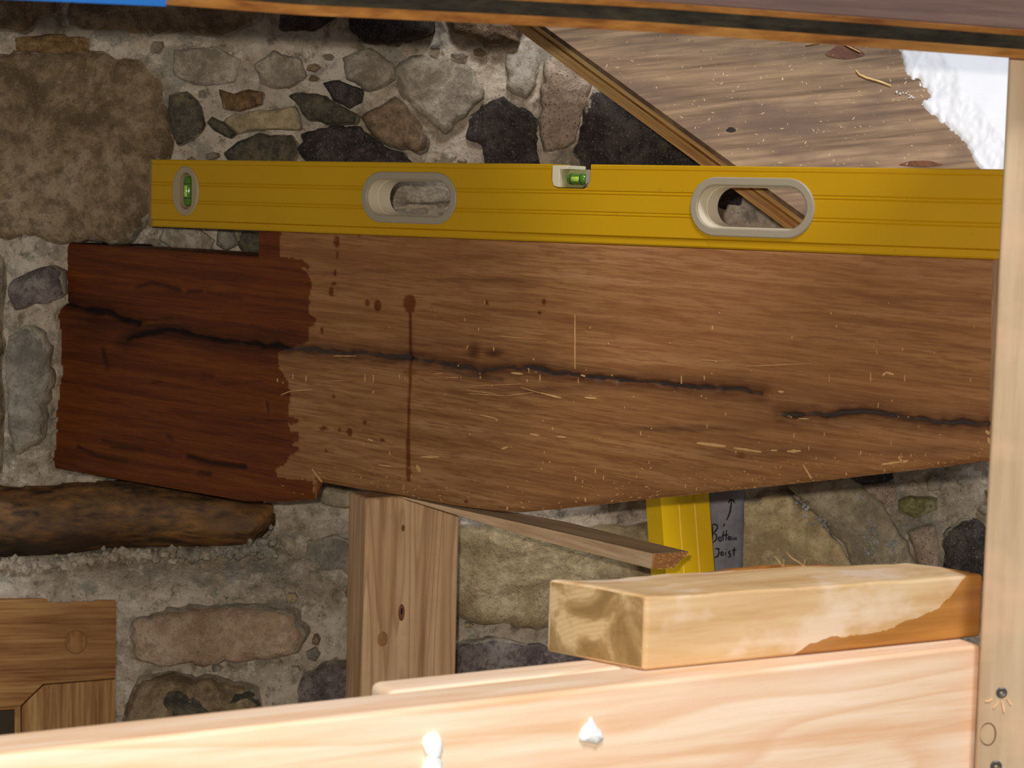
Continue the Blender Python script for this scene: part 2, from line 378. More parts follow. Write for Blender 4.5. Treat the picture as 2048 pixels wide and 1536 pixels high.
def add_stone(poly, mat, proud=.012, name='stone', seed=0, back=.03, rough=.006, smf=1.0):
    pts = [at_y(x, y, D) for x, y in poly]
    cx_ = sum(p.x for p in pts)/len(pts); cz = sum(p.z for p in pts)/len(pts)
    n = 96; out = []
    per = [0]
    for a, b in zip(pts, pts[1:]+pts[:1]): per.append(per[-1]+(b-a).length)
    for k in range(n):
        s_ = per[-1]*k/n; i = max(j for j in range(len(pts)) if per[j] <= s_); i = min(i, len(pts)-1)
        f_ = (s_-per[i])/max(1e-6, per[i+1]-per[i]); a = pts[i]; b = pts[(i+1) % len(pts)]
        out.append(a.lerp(b, f_))
    for it in range(1): out = [(out[k-1]+out[k]*2+out[(k+1) % n])/4 for k in range(n)]
    size = math.sqrt(per[-1]**2/16)
    jit = min(.06*size, .0045)
    for k in range(n):
        d = (out[k]-Vector((cx_, D, cz))); d.normalize()
        q_ = out[k]; out[k] = out[k]+d*float(fbm(np.array(q_.x*70), np.array(q_.z*70+seed*3.1), seed, 5))*jit*3.4
    base = wall_h(cx_, cz) if wall_h(cx_, cz) > -.05 else 0
    cen = Vector((cx_, D-base, cz)); V = []; Fc = []
    rings = [(1.03, -back), (1.01, -.003), (.985, proud*.32), (.94, proud*.62), (.87, proud*.86), (.74, proud*1.0), (.55, proud*1.08), (.35, proud*1.12), (.16, proud*1.13)]
    tx = rnd.uniform(-.08, .08); tz = rnd.uniform(-.08, .08)
    for q, (r, h) in enumerate(rings):
        for k in range(n):
            d = out[k]-Vector((cx_, D, cz)); x = cx_+d.x*r; z = cz+d.z*r
            hh = h
            if q >= 2:
                hh += float(fbm(np.array(x*26), np.array(z*26), seed, 4))*rough*3*(1 if q > 3 else .4)
                hh += float(fbm(np.array(x*120), np.array(z*120), seed+5, 2))*rough*.5
                hh += (d.x*tx+d.z*tz)*r
            V.append((x, cen.y-hh, z))
    V.append((cx_, cen.y-proud*1.13-float(fbm(np.array(cx_*26), np.array(cz*26), seed, 4))*rough*3, cz))
    for q in range(len(rings)-1):
        for k in range(n):
            a = q*n+k; b = q*n+(k+1) % n; Fc.append((a, b, b+n, a+n))
    L = (len(rings)-1)*n
    for k in range(n): Fc.append((L+k, L+(k+1) % n, len(V)-1))
    Fc.append(tuple(range(n)))
    o = mesh(name, V, Fc, ST[mat], Matrix.Translation(cen), wall, smooth=True)
    sm = [1, 1, .82, .52, .36, .2, .08, 0, 0]; at = o.data.attributes.new('smear', 'FLOAT', 'POINT')
    at.data.foreach_set('value', np.array([smf*sm[q] for q in range(len(rings)) for k in range(n)]+[0], dtype=np.float32))
    return o
STONES = [
 ([(-90, 115), (60, 105), (200, 100), (300, 122), (332, 160), (340, 230), (345, 300), (335, 345), (305, 440), (250, 488), (150, 484), (0, 478), (-90, 470)], 'boulder', .016),
 ([(-60, -90), (160, -90), (120, 20), (60, 66), (-60, 75)], 'brown', .02),
 ([(175, -70), (560, -70), (525, 40), (470, 74), (200, 62), (120, 56)], 'brown', .016),
 ([(30, 78), (120, 66), (215, 84), (222, 104), (150, 116), (40, 104)], 'orange', .006),
 ([(575, -40), (690, -40), (690, 30), (640, 60), (560, 60)], 'dark', .014),
 ([(700, 10), (870, 12), (866, 70), (800, 92), (730, 88), (700, 60)], 'dark', .02),
 ([(885, 15), (1060, 25), (1040, 88), (950, 84), (900, 66)], 'brown', .018),
 ([(338, 188), (375, 184), (405, 213), (413, 250), (390, 286), (360, 290), (340, 255)], 'slate', .01),
 ([(438, 178), (470, 188), (500, 180), (529, 185), (526, 210), (480, 226), (445, 220)], 'orange', .008),
 ([(470, 230), (590, 212), (603, 235), (606, 263), (540, 258), (480, 267), (450, 243)], 'tan', .009),
 ([(425, 232), (450, 245), (478, 270), (465, 279), (430, 262), (415, 245)], 'slate', .012),
 ([(576, 192), (600, 182), (660, 196), (722, 232), (715, 250), (640, 250), (612, 245), (600, 212)], 'slate', .013),
 ([(645, 166), (680, 160), (728, 180), (725, 205), (702, 220), (670, 202)], 'dark', .01),
 ([(606, 268), (640, 254), (720, 252), (760, 290), (820, 310), (842, 345), (628, 345), (604, 300)], 'dark', .010),
 ([(480, 285), (520, 268), (585, 270), (602, 300), (592, 340), (470, 340), (450, 308)], 'slate', .012),
 ([(722, 235), (790, 192), (815, 205), (840, 240), (862, 280), (845, 312), (800, 300), (745, 275)], 'brown', .014),
 ([(938, 235), (960, 208), (1002, 192), (1050, 210), (1072, 240), (1078, 300), (1082, 345), (970, 345), (962, 290), (932, 280)], 'dark', .009),
 ([(1190, 182), (1250, 200), (1330, 240), (1430, 320), (1520, 400), (1500, 424), (1380, 424), (1170, 350), (1146, 305), (1165, 240)], 'dark', .008),
 ([(785, 132), (850, 108), (950, 135), (972, 190), (930, 236), (892, 276), (850, 236), (795, 185)], 'pale', .007),
 ([(1088, 118), (1150, 106), (1186, 160), (1175, 210), (1150, 292), (1090, 302), (1076, 240)], 'pink', .010),
 ([(1010, 104), (1080, 100), (1076, 170), (1050, 200), (1010, 180)], 'grey', .007),
 ([(508, 130), (550, 102), (600, 118), (612, 152), (580, 178), (520, 170)], 'pale', .010),
 ([(682, 116), (740, 96), (786, 126), (792, 160), (740, 184), (694, 160)], 'pale', .010),
 ([(350, 100), (430, 96), (480, 120), (470, 165), (400, 172), (350, 150)], 'pale', .006),
 ([(330, 455), (400, 458), (432, 480), (420, 505), (350, 500), (320, 480)], 'pale', .010),
 ([(436, 455), (470, 460), (480, 490), (450, 505), (432, 490)], 'grey', .012),
 ([(484, 462), (530, 465), (530, 510), (490, 508), (474, 490)], 'slate', .008),
 ([(740, 370), (830, 360), (900, 380), (900, 405), (790, 412), (740, 400)], 'pale', .006),
 ([(760, 418), (905, 412), (930, 440), (900, 470), (760, 470)], 'grey', .006),
 ([(22, 566), (60, 545), (112, 530), (134, 545), (138, 584), (110, 604), (40, 618), (22, 592)], 'purple', .012),
 ([(27, 665), (60, 650), (100, 660), (116, 690), (112, 790), (104, 860), (76, 890), (50, 900), (32, 860), (23, 760)], 'grey', .010),
 ([(-100, 515), (10, 517), (17, 560), (15, 700), (18, 830), (12, 940), (-100, 955)], 'brown', .022),
 ([(628, 966), (700, 976), (740, 985), (735, 1010), (690, 1016), (640, 1004)], 'slab', .016),
 ([(268, 1232), (330, 1202), (450, 1192), (600, 1198), (624, 1240), (616, 1288), (540, 1300), (400, 1308), (330, 1316), (284, 1300)], 'red', .018),
 ([(292, 1336), (380, 1325), (480, 1340), (520, 1346), (531, 1400), (525, 1480), (270, 1480), (265, 1400)], 'boulder', .014),
 ([(340, 1346), (440, 1342), (522, 1350), (531, 1402), (526, 1478), (340, 1476)], 'slate', .02),
 ([(600, 1342), (650, 1312), (740, 1322), (740, 1440), (556, 1450), (580, 1385)], 'purple', .012),
 ([(612, 1080), (670, 1070), (720, 1100), (700, 1170), (640, 1180), (610, 1140)], 'grey', .005),
 ([(880, 1052), (1000, 1045), (1100, 1058), (1290, 1046), (1440, 1040), (1440, 1190), (1230, 1238), (1080, 1253), (950, 1246), (880, 1200)], 'tan', .014),
 ([(900, 1290), (1010, 1272), (1110, 1290), (1230, 1300), (1230, 1410), (880, 1410)], 'purple', .012),
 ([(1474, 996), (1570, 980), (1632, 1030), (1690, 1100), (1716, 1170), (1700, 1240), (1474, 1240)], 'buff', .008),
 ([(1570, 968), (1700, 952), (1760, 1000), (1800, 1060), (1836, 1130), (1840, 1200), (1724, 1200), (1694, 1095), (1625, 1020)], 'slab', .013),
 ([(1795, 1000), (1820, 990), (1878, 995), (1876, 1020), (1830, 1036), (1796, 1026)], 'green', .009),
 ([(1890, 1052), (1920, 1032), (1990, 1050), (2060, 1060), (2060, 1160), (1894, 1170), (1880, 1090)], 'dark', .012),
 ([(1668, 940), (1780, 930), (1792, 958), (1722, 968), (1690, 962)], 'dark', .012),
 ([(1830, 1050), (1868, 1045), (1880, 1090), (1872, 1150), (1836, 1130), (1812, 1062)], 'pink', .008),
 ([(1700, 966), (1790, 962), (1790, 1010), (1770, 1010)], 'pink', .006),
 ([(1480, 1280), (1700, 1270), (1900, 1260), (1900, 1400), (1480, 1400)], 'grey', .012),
 ([(0, 1540), (240, 1560), (520, 1520), (700, 1600), (560, 1720), (100, 1720)], 'grey', .014),
 ([(760, 1480), (1100, 1460), (1300, 1500), (1260, 1660), (800, 1680)], 'boulder', .014),
 ([(2100, 900), (2350, 880), (2420, 1000), (2380, 1130), (2120, 1120)], 'boulder', .014),
 ([(2100, 1190), (2300, 1180), (2400, 1260), (2300, 1380), (2080, 1380)], 'brown', .014),
 ([(1650, 520), (1900, 500), (2000, 640), (1880, 800), (1640, 780)], 'grey', .012),
 ([(1180, 540), (1560, 520), (1580, 760), (1200, 800)], 'boulder', .010),
 ([(700, 560), (1080, 540), (1100, 820), (720, 840)], 'brown', .010),
 ([(2090, 200), (2330, 160), (2420, 330), (2330, 480), (2100, 470)], 'dark', .014),
 ([(-420, 80), (-140, 90), (-120, 420), (-420, 460)], 'brown', .014),
 ([(-420, 520), (-150, 530), (-140, 900), (-420, 920)], 'boulder', .014),
 ([(520, -320), (820, -300), (840, -90), (540, -100)], 'brown', .014),
 ([(900, -300), (1300, -320), (1320, -60), (920, -50)], 'dark', .014),
]
for i, (poly, m_, pr) in enumerate(STONES): add_stone(poly, m_, pr, seed=i+1, smf=1.25 if m_ in ('pale', 'grey') else .75 if m_ in ('dark', 'slab', 'tan', 'boulder') else 1.0)
busy = [p[0] for p in STONES]+[[(-500, 950), (700, 950), (560, 1130), (-500, 1140)], [(-500, 1180), (262, 1180), (262, 1700), (-500, 1700)], [(100, 480), (515, 490), (600, 1010), (90, 950)], [(0, 1100), (560, 1100), (560, 1190), (0, 1200)]]
cnt = 0
for tr in range(900):
    if cnt >= 64: break
    x = rnd.uniform(-60, 2080); y = rnd.choice([rnd.uniform(95, 330), rnd.uniform(955, 1330), rnd.uniform(480, 960) if x < 120 else rnd.uniform(95, 330)])
    if x > 1100 and y < 900: continue
    r = rnd.uniform(9, 21); ar = rnd.uniform(.5, 1.1)
    cx2 = np.array([x+math.cos(t)*r*1.2 for t in np.linspace(0, 6.3, 9)]+[x]); cy2 = np.array([y+math.sin(t)*r*ar*1.2 for t in np.linspace(0, 6.3, 9)]+[y])
    if any(in_poly(cx2, cy2, b).any() for b in busy): continue
    k = rnd.randint(5, 7); pol = [(x+math.cos(2*math.pi*q/k+rnd.uniform(-.3, .3))*r*rnd.uniform(.75, 1.15), y+math.sin(2*math.pi*q/k)*r*ar*rnd.uniform(.75, 1.15)) for q in range(k)]
    busy.append(pol); cnt += 1
    add_stone(pol, rnd.choice(['grey', 'boulder', 'pale', 'brown', 'pale', 'tan', 'pink', 'grey']), rnd.uniform(.003, .007), seed=100+cnt, smf=1.1)
# crumbs of mortar along the ledge and scattered grains
def pebbles(name, spots, mat, parent, M=None):
    V = []; Fc = []
    ico = [(0, 0, 1), (.9, 0, .4), (.3, .85, .4), (-.7, .5, .4), (-.7, -.5, .4), (.3, -.85, .4), (.7, .5, -.4), (-.3, .85, -.4), (-.9, 0, -.4), (-.3, -.85, -.4), (.7, -.5, -.4), (0, 0, -1)]
    fi = [(0, 1, 2), (0, 2, 3), (0, 3, 4), (0, 4, 5), (0, 5, 1), (1, 6, 2), (2, 7, 3), (3, 8, 4), (4, 9, 5), (5, 10, 1), (6, 7, 2), (7, 8, 3), (8, 9, 4), (9, 10, 5), (10, 6, 1), (11, 7, 6), (11, 8, 7), (11, 9, 8), (11, 10, 9), (11, 6, 10)]
    for p, r in spots:
        b = len(V)
        for q in ico: V.append(Vector(p)+Vector([c*r*rnd.uniform(.65, 1.2) for c in q]))
        Fc += [tuple(b+k for k in f_) for f_ in fi]
    o = mesh(name, V, Fc, mat, parent=parent); o['kind'] = 'stuff'; return o
sp = []
LB = [(-50, 1118), (0, 1120), (60, 1125), (130, 1118), (180, 1108), (300, 1100), (420, 1100), (505, 1095), (540, 1070), (548, 1040)]
for k in range(330):
    x = rnd.uniform(-40, 548); y = interp(LB, x)+rnd.gauss(2, 5)
    p = at_y(x, y, D); sp.append((Vector((p.x, D-.012-rnd.uniform(0, .012), p.z)), rnd.choice([.0018, .0028, .004, .0055])))
for k in range(260):
    x = rnd.uniform(0, 690); y = rnd.uniform(1105, 1185) if x > 350 or rnd.random() < .4 else 1115
    p = at_y(x, y, D); sp.append((Vector((p.x, D-wall_h(p.x, p.z)-.0005, p.z)), rnd.uniform(.0007, .002)))
for k in range(20):
    x = rnd.uniform(505, 560); y = rnd.uniform(1075, 1105); p = at_y(x, y, D); sp.append((Vector((p.x, D-.016, p.z)), rnd.uniform(.003, .006)))
pebbles('mortar_crumbs', sp, M_mortar, wall)

# old lintel
def columns(xs, top, bot, prof, rows, yfun):
    """front surface from pixel columns; prof(v)=forward bulge 0..1; closes with a back"""
    secs = []
    for x in xs:
        a = interp(top, x); b = interp(bot, x); s = []
        for r in range(rows+1):
            v = r/rows; p = at_y(x, a+(b-a)*v, D); p.y = yfun(x, v, p); s.append(p)
        p1 = s[-1].copy(); p1.y = D+.055; p0 = s[0].copy(); p0.y = D+.055
        s += [p1, p0]; secs.append(s)
    return loft(secs)
def ly(x, v, p):
    b = (1-abs(2*v-1)**2.6)
    e = min(1, max(0, (548-x)/40))**.5
    return D+.022-.028*b*e-float(fbm(np.array(p.x*9), np.array(p.z*60), 3, 4))*.012
V, Fc = columns(np.linspace(-420, 547, 150), [(-420, 974), (0, 974), (250, 966), (420, 986), (547, 1014)], [(-420, 1126), (0, 1122), (130, 1116), (200, 1104), (400, 1104), (500, 1096), (547, 1052)], None, 20, ly)
li = mesh('old_timber_lintel', V, Fc, M_lintel, Matrix.Translation(at_y(200, 1045, D)), smooth=True)
tag(li, 'dark rotted old timber lintel bedded in the mortar above the oak frame', 'lintel')

# oak window frame at lower left
wyaw = 14
P0 = at_y(245, 1187, D-.018); Mw = yawframe(P0, wyaw)
ux = Vector((math.cos(math.radians(wyaw)), math.sin(math.radians(wyaw)), 0)); nf = Vector((ux.y, -ux.x, 0))
def onw(px, py): return on(px, py, P0, nf)
win = thing('oak_window_frame', 'pegged oak window frame set in the stonework below the old lintel', 'window frame', Mw)
rail = [(245, 1187), (243, 1356), (86, 1369), (42, 1412), (-350, 1440), (-350, 1222)]
V, Fc = prism([onw(*p) for p in rail], nf, 0, -.07); mesh('head_rail', V, Fc, M_oak, parent=win, bev=.0012)
jamb = [(243, 1358), (239, 1900), (40, 1900), (43, 1414), (87, 1371)]
V, Fc = prism([onw(*p)+nf*-.0006 for p in jamb], nf, 0, -.068); mesh('jamb', V, Fc, M_oakv, parent=win, bev=.0012)
reb = [(41, 1415), (39, 1900), (29, 1900), (29, 1424)]
V, Fc = prism([onw(*p)+nf*-.010 for p in reb], nf, 0, -.03); mesh('rebate_strip', V, Fc, M_oakv, parent=win)
reb = [(41, 1415), (29, 1424), (-350, 1452), (-350, 1441)]
V, Fc = prism([onw(*p)+nf*-.010 for p in reb], nf, 0, -.03); mesh('rebate_strip', V, Fc, M_oak, parent=win)
V, Fc = prism([onw(*p)+nf*-.04 for p in [(29, 1424), (29, 1900), (-350, 1900), (-350, 1452)]], nf, 0, -.004)
mesh('dark_pane', V, Fc, simple('dark_board', srgb(70, 56, 40), .5, .3), parent=win)
pc = onw(152, 1284); r_ = .0095
poly = [pc+ux*math.cos(a)*r_*1.0+Vector((0, 0, 1))*math.sin(a)*r_*1.12 for a in np.linspace(0, 2*math.pi, 33)[:-1]]
V, Fc = prism(poly, nf, .0009, -.02)
mesh('peg', V, Fc, wood('peg_end_grain', srgb(190, 142, 88), srgb(168, 118, 66), srgb(136, 88, 44), 'Z', 90, .4), parent=win, bev=.0005)
ring = []
for rr in (.0096, .0101):
    ring.append([pc+nf*.0004+ux*math.cos(a)*rr+Vector((0, 0, 1))*math.sin(a)*rr*1.12 for a in np.linspace(0, 2*math.pi, 33)[:-1]])
V = ring[0]+ring[1]; Fc = [(k, (k+1) % 32, (k+1) % 32+32, k+32) for k in range(32)]
mesh('peg_joint', V, Fc, simple('peg_gap', srgb(134, 92, 50), .8, .1), parent=win)

# ------------------------------------------------------------------ level / beam plane
TH = math.radians(34.65)
U = Vector((math.cos(TH), -math.sin(TH), 0)); NB = Vector((math.sin(TH), math.cos(TH), 0)); NFr = -NB
PL = Vector((0, 1.507, 1.2))
def onl(px, py): return on(px, py, PL, NB)
zb = onl(1150, 486).z; zt = onl(1150, 328.5).z
LO = onl(299, 452); LO.z = zb
ML = Matrix.Translation(LO) @ Matrix(((U.x, NB.x, 0), (U.y, NB.y, 0), (0, 0, 1))).to_4x4()
MLi = ML.inverted()
def lsz(px, py): v = MLi @ onl(px, py); return v.x, v.z
Hl = zt-zb; sc_c = lsz(1141, 350)[0]; LL = 2*sc_c; TK = .027
print('LEVEL', Hl, LL, LO, 'right end', LO+U*LL)
level = thing('spirit_level', 'long yellow spirit level lying on top of the oak beam', 'spirit level', ML)
g = .0007; gw = .0011
def prof():
    z = [];  # (t,z) front outline bottom->top
    H = Hl
    pts = [(.0022, 0), (.0012, .0012), (.0012, H*.095), (.0019, H*.10), (.0, H*.115)]
    for fr in (.385, .648):
        c = H*fr
        pts += [(0, c-.0022), (g, c-.0016), (0, c-.0008), (0, c+.0002), (g, c+.0009), (0, c+.0016)]
    pts += [(0, H*.925), (g, H*.93), (.0002, H*.945), (.0002, H-.0008), (.001, H)]
    back = [(TK-a, b) for a, b in reversed(pts)]
    return pts+back
pr = prof(); n = len(pr)
Vb = [(x, t_, z_) for x in (0, LL) for t_, z_ in pr]
Fb = [(k, (k+1) % n, (k+1) % n+n, k+n) for k in range(n)]+[tuple(range(n)), tuple(range(n, 2*n))]
def stad(cx_, cz, a, r, o=0, seg=20):
    """horizontal stadium centre, half straight a, radius r-o"""
    pts = []
    for k in range(seg+1):
        th = -math.pi/2+math.pi*k/seg; pts.append((cx_+a+math.cos(th)*(r-o), cz+math.sin(th)*(r-o)))
    for k in range(seg+1):
        th = math.pi/2+math.pi*k/seg; pts.append((cx_-a+math.cos(th)*(r-o), cz+math.sin(th)*(r-o)))
    return pts
def ell(cx_, cz, a, b, seg=40): return [(cx_+math.cos(t)*a, cz+math.sin(t)*b) for t in np.linspace(0, 2*math.pi, seg+1)[:-1]]
holes = []
for xl, xr, yt, yb in ((724, 914, 344, 447), (1381, 1630, 355, 475)):
    sl, _ = lsz(xl, (yt+yb)/2); sr, _ = lsz(xr, (yt+yb)/2); zc = (lsz((xl+xr)/2, yt)[1]+lsz((xl+xr)/2, yb)[1])/2
    hh = abs(lsz((xl+xr)/2, yt)[1]-lsz((xl+xr)/2, yb)[1])
    holes.append(((sl+sr)/2, zc, (sr-sl)/2-hh/2, hh/2))
print('HOLES', holes, sc_c, Hl)
s0, z0 = lsz(371, 382); s1 = lsz(345, 382)[0]; s2 = lsz(398, 382)[0]; za = lsz(371, 332)[1]; zc_ = lsz(371, 432)[1]
ov = ((s1+s2)/2, (za+zc_)/2, (s2-s1)/2, (za-zc_)/2)
ov2 = (LL-ov[0], ov[1], ov[2], ov[3])
nl, nr = lsz(1102, 350)[0], lsz(1181, 350)[0]; nzb = lsz(1141, 377)[1]
rc = .006
notch = [(nl, Hl+.01), (nl, nzb+rc), (nl+rc*.3, nzb+rc*.3), (nl+rc, nzb), (nr-rc, nzb), (nr-rc*.3, nzb+rc*.3), (nr, nzb+rc), (nr, Hl+.01)]
def solid(poly, t0, t1):
    n = len(poly); V = [(x, t0, z) for x, z in poly]+[(x, t1, z) for x, z in poly]
    return V, [tuple(range(n)), tuple(range(n, 2*n))]+[(i, (i+1) % n, (i+1) % n+n, i+n) for i in range(n)]
def raw(name, V, Fc):
    me = bpy.data.meshes.new(name); me.from_pydata(V, [], Fc)
    bm = bmesh.new(); bm.from_mesh(me); bmesh.ops.recalc_face_normals(bm, faces=bm.faces); bm.to_mesh(me); bm.free(); return me
def boolean(V, Fc, cutters):
    a = bpy.data.objects.new('tmp', raw('tmp', V, Fc)); C.objects.link(a); cs = []
    for cv, cf in cutters:
        c = bpy.data.objects.new('tmpc', raw('tmpc', cv, cf)); C.objects.link(c); cs.append(c)
        m = a.modifiers.new('b', 'BOOLEAN'); m.operation = 'DIFFERENCE'; m.solver = 'EXACT'; m.object = c
    bpy.context.view_layer.update()
    me = bpy.data.meshes.new_from_object(a.evaluated_get(bpy.context.evaluated_depsgraph_get()))
    for o in [a]+cs: bpy.data.objects.remove(o)
    return me
cut = [solid(stad(h[0], h[1], h[2], h[3]-.0012), -.02, .06) for h in holes]
cut += [solid(ell(*[o_*(1 if q < 2 else .97) for q, o_ in enumerate(o)]), -.02, .06) for o in (ov, ov2)]
cut.append(solid(notch, -.02, .06))
me = boolean(Vb, Fb, cut); me.materials.clear(); me.materials.append(M_yel); me.name = 'level_body'
link('level_body', me, ML, level)
def ringloft(loops, mat, name, parent, smooth=False, M=None):
    n = len(loops[0]); V = [p for l in loops for p in l]; m = len(loops)
    Fc = [(i*n+k, i*n+(k+1) % n, ((i+1) % m)*n+(k+1) % n, ((i+1) % m)*n+k) for i in range(m) for k in range(n)]
    o = mesh(name, V, Fc, mat, M if M is not None else ML, parent, smooth=smooth, local=True); return o
def loop(pts, t): return [(x, t, z) for x, z in pts]
for h in holes:
    w_ = .0062
    fr = ringloft([loop(stad(*h, o=.0), .0002), loop(stad(*h, o=.0), -.0008), loop(stad(*h, o=.0008), -.0016), loop(stad(*h, o=w_-.001), -.0016), loop(stad(*h, o=w_), -.0008), loop(stad(*h, o=w_), .0004)], M_bezel, 'handle_bezel', level)
    ringloft([loop(stad(*h, o=w_-.0006), .0), loop(stad(*h, o=w_), .0), loop(stad(*h, o=w_+.0005), .012), loop(stad(*h, o=w_-.0001), .0122), loop(stad(*h, o=w_+.0007), .0125), loop(stad(*h, o=w_+.001), TK+.001), loop(stad(*h, o=w_-.002), TK+.001)], M_cream, 'handle_sleeve', level, smooth=False)
def vial(cx_, cz, t, half, r, axis, parent):
    V = []; Fc = []; N = 18; prof_ = [(-half-r*.0, r*.35), (-half+r*.3, r*.8), (-half+r*.8, r), (half-r*.8, r), (half-r*.3, r*.8), (half, r*.35)]
    def cyl(pf, mat, name, par, dz=0, dt=0):
        L = []
        for a, q in pf:
            l_ = []
            for k in range(N):
                th = 2*math.pi*k/N; c, s_ = math.cos(th)*q, math.sin(th)*q
                l_.append((cx_+c, t+s_+dt, cz+a+dz) if axis == 'Z' else (cx_+a+dz, t+s_+dt, cz+c))
            L.append(l_)
        V = [p for l_ in L for p in l_]; m = len(L)
        Fc = [(i*N+k, i*N+(k+1) % N, (i+1)*N+(k+1) % N, (i+1)*N+k) for i in range(m-1) for k in range(N)]+[tuple(range(N)), tuple(range((m-1)*N, m*N))]
        return mesh(name, V, Fc, mat, ML, par, smooth=True, local=True)
    v = cyl(prof_, M_green, 'vial', parent)
    bl = half*.42
    cyl([(-bl, r*.3), (-bl*.8, r*.55), (bl*.8, r*.55), (bl, r*.3)], M_lime, 'bubble', v, dt=-r*.55)
    for sgn in (-1, 1):
        a = sgn*half*.48
        cyl([(a-.00025, r*.9), (a-.00025, r*1.03), (a+.00025, r*1.03), (a+.00025, r*.9)], M_black, 'reading_line', v)
for o in (ov, ov2):
    def cap(f_, q): return [(o[0]+x, o[1]+z) for z, x in [(pz, pxx) for pxx, pz in []]] 
    n_ = 40
    outer = ell(*o)
    slot = []
    a_, r2 = o[3]*.40, o[2]*.46
    for k in range(n_):
        th = 2*math.pi*k/n_; x = math.cos(th)*r2; z = math.sin(th)*r2+(a_ if math.sin(th) > 1e-6 else -a_ if math.sin(th) < -1e-6 else 0)
        slot.append((o[0]+x+o[2]*.06, o[1]+z))
    hs = ringloft([loop(outer, .0004), loop(outer, -.0006), loop([(o[0]+(x-o[0])*.93, o[1]+(z-o[1])*.96) for x, z in outer], -.0014), loop(slot, -.0010), loop([(o[0]+o[2]*.06+(x-o[0]-o[2]*.06)*.92, o[1]+(z-o[1])*.95) for x, z in slot], .006), loop(outer, .006)], M_oval, 'vial_housing', level)
    bkp, bf = solid([(o[0]+(x-o[0])*.9, o[1]+(z-o[1])*.9) for x, z in outer], .0061, .02)
    mesh('vial_backing', bkp, bf, M_clear, ML, hs, local=True)
    vial(o[0]+o[2]*.06, o[1], .0030, a_+r2*.6, r2*.62, 'Z', hs)
# centre vial: U-shaped frame, clear block, green vial
ins = .0008
fr_out = [(x, z) for x, z in notch[1:-1]]
wl = .0065; wr = .0035
V, Fc = solid([(nl+ins, Hl-.001), (nl+ins, nzb+rc), (nl+rc*.35, nzb+rc*.35), (nl+rc, nzb+ins), (nl+wl+.001, nzb+ins), (nl+wl+.001, Hl-.004), (nl+.0150, Hl-.0038), (nl+.0150, Hl-.001)], .0004, TK-.001)
cf = mesh('vial_frame', V, Fc, M_cream, ML, level, local=True, bev=.0004)
V, Fc = solid([(nr-ins, Hl-.004), (nr-ins, nzb+rc), (nr-rc*.35, nzb+rc*.35), (nr-rc, nzb+ins), (nr-wr-.001, nzb+ins), (nr-wr-.001, Hl-.004)], .0004, TK-.001)
mesh('vial_frame', V, Fc, M_bezel, ML, level, local=True, bev=.0004)
V, Fc = solid([(nl+wl+.001, nzb+ins), (nr-wr-.001, nzb+ins), (nr-wr-.001, Hl-.0042), (nl+wl+.001, Hl-.0042)], .0045, TK-.002)
blk = mesh('acrylic_block', V, Fc, M_clear, ML, level, local=True)
vial((nl+wl+nr-wr)/2+.003, (nzb+Hl-.004)/2, .003, .0095, .0042, 'X', level)
# dusty end cap
V, Fc = solid([(-.0012, .0015), (0.0024, .0015), (.0024, Hl-.0012), (-.0012, Hl-.0012)], -.0005, TK+.0003); mesh('end_cap', V, Fc, M_endcap, ML, level, local=True, bev=.0005)
V, Fc = solid([(LL-.0024, .0015), (LL+.0012, .0015), (LL+.0012, Hl-.0012), (LL-.0024, Hl-.0012)], -.0005, TK+.0003); mesh('end_cap', V, Fc, M_endcap, ML, level, local=True, bev=.0005)

# ------------------------------------------------------------------ oak beam
TOP = [(60, 481), (145, 487), (514.9, 513.5), (515.1, 459.8), (2000, 518)]
BOT = [(60, 930), (105, 938), (300, 972), (480, 1003), (560, 1005), (624.9, 999), (625.1, 963), (700, 977), (800, 993), (900, 1012), (985, 1023), (1040, 1026), (1120, 1019), (1300, 999), (1500, 978), (1700, 956), (1985, 923)]
xs = sorted(set([60+2.9*k for k in range(int((1983-60)/2.9)+1)]+[514.9, 515.1, 624.9, 625.1, 1983]))
R = 170
SB = .0015
tb_ = []; gxp = np.zeros((len(xs), R+1)); gyp = np.zeros_like(gxp)
for i, x in enumerate(xs):
    a, b = interp(TOP, x), interp(BOT, x); ea = interp([(60, 440), (2000, 516)], x); eb = max(b, interp([(60, 1012), (985, 1026)], x))
    gyp[i] = np.clip(ea+(eb-ea)*np.linspace(0, 1, R+1), a, b); tb_.append((a, b))
    gxp[i] = x + (np.linspace(0, 1, R+1)*(-8 if x > 1900 else 0))*(max(0, (x-1900)/83))
wob = fbm(gxp/45, gyp/12, 40, 4)*10
wobx = fbm(gxp/9, gyp/9, 44, 3)
CR = [([(110, 604), (170, 617), (210, 625), (250, 640), (272, 648)], 5.), ([(250, 678), (270, 672), (290, 668), (330, 661), (380, 668), (440, 681), (500, 689), (580, 696), (650, 703), (740, 710), (800, 713), (860, 722), (920, 735), (960, 741), (1010, 735), (1060, 738), (1100, 745), (1150, 752), (1220, 757), (1300, 765), (1400, 775), (1480, 781), (1520, 786)], 4.5), ([(1560, 826), (1600, 829), (1650, 830), (1720, 824), (1780, 832), (1850, 842), (1990, 848)], 4.2)]
crack = np.zeros_like(gxp); halo = np.zeros_like(gxp)
for pl, wd in CR:
    d = seg_dist(gxp, gyp+wob*.3+fbm(gxp/24, gyp*0, 57, 5)*9, pl); wd_ = wd*(.85+2.8*(fbm(gxp/26, gyp*0, 51, 5)+.08))
    crack = np.maximum(crack, np.exp(-(d/np.maximum(1.2, wd_*.8))**2)); halo = np.maximum(halo, .75*np.exp(-(d/22)**2))
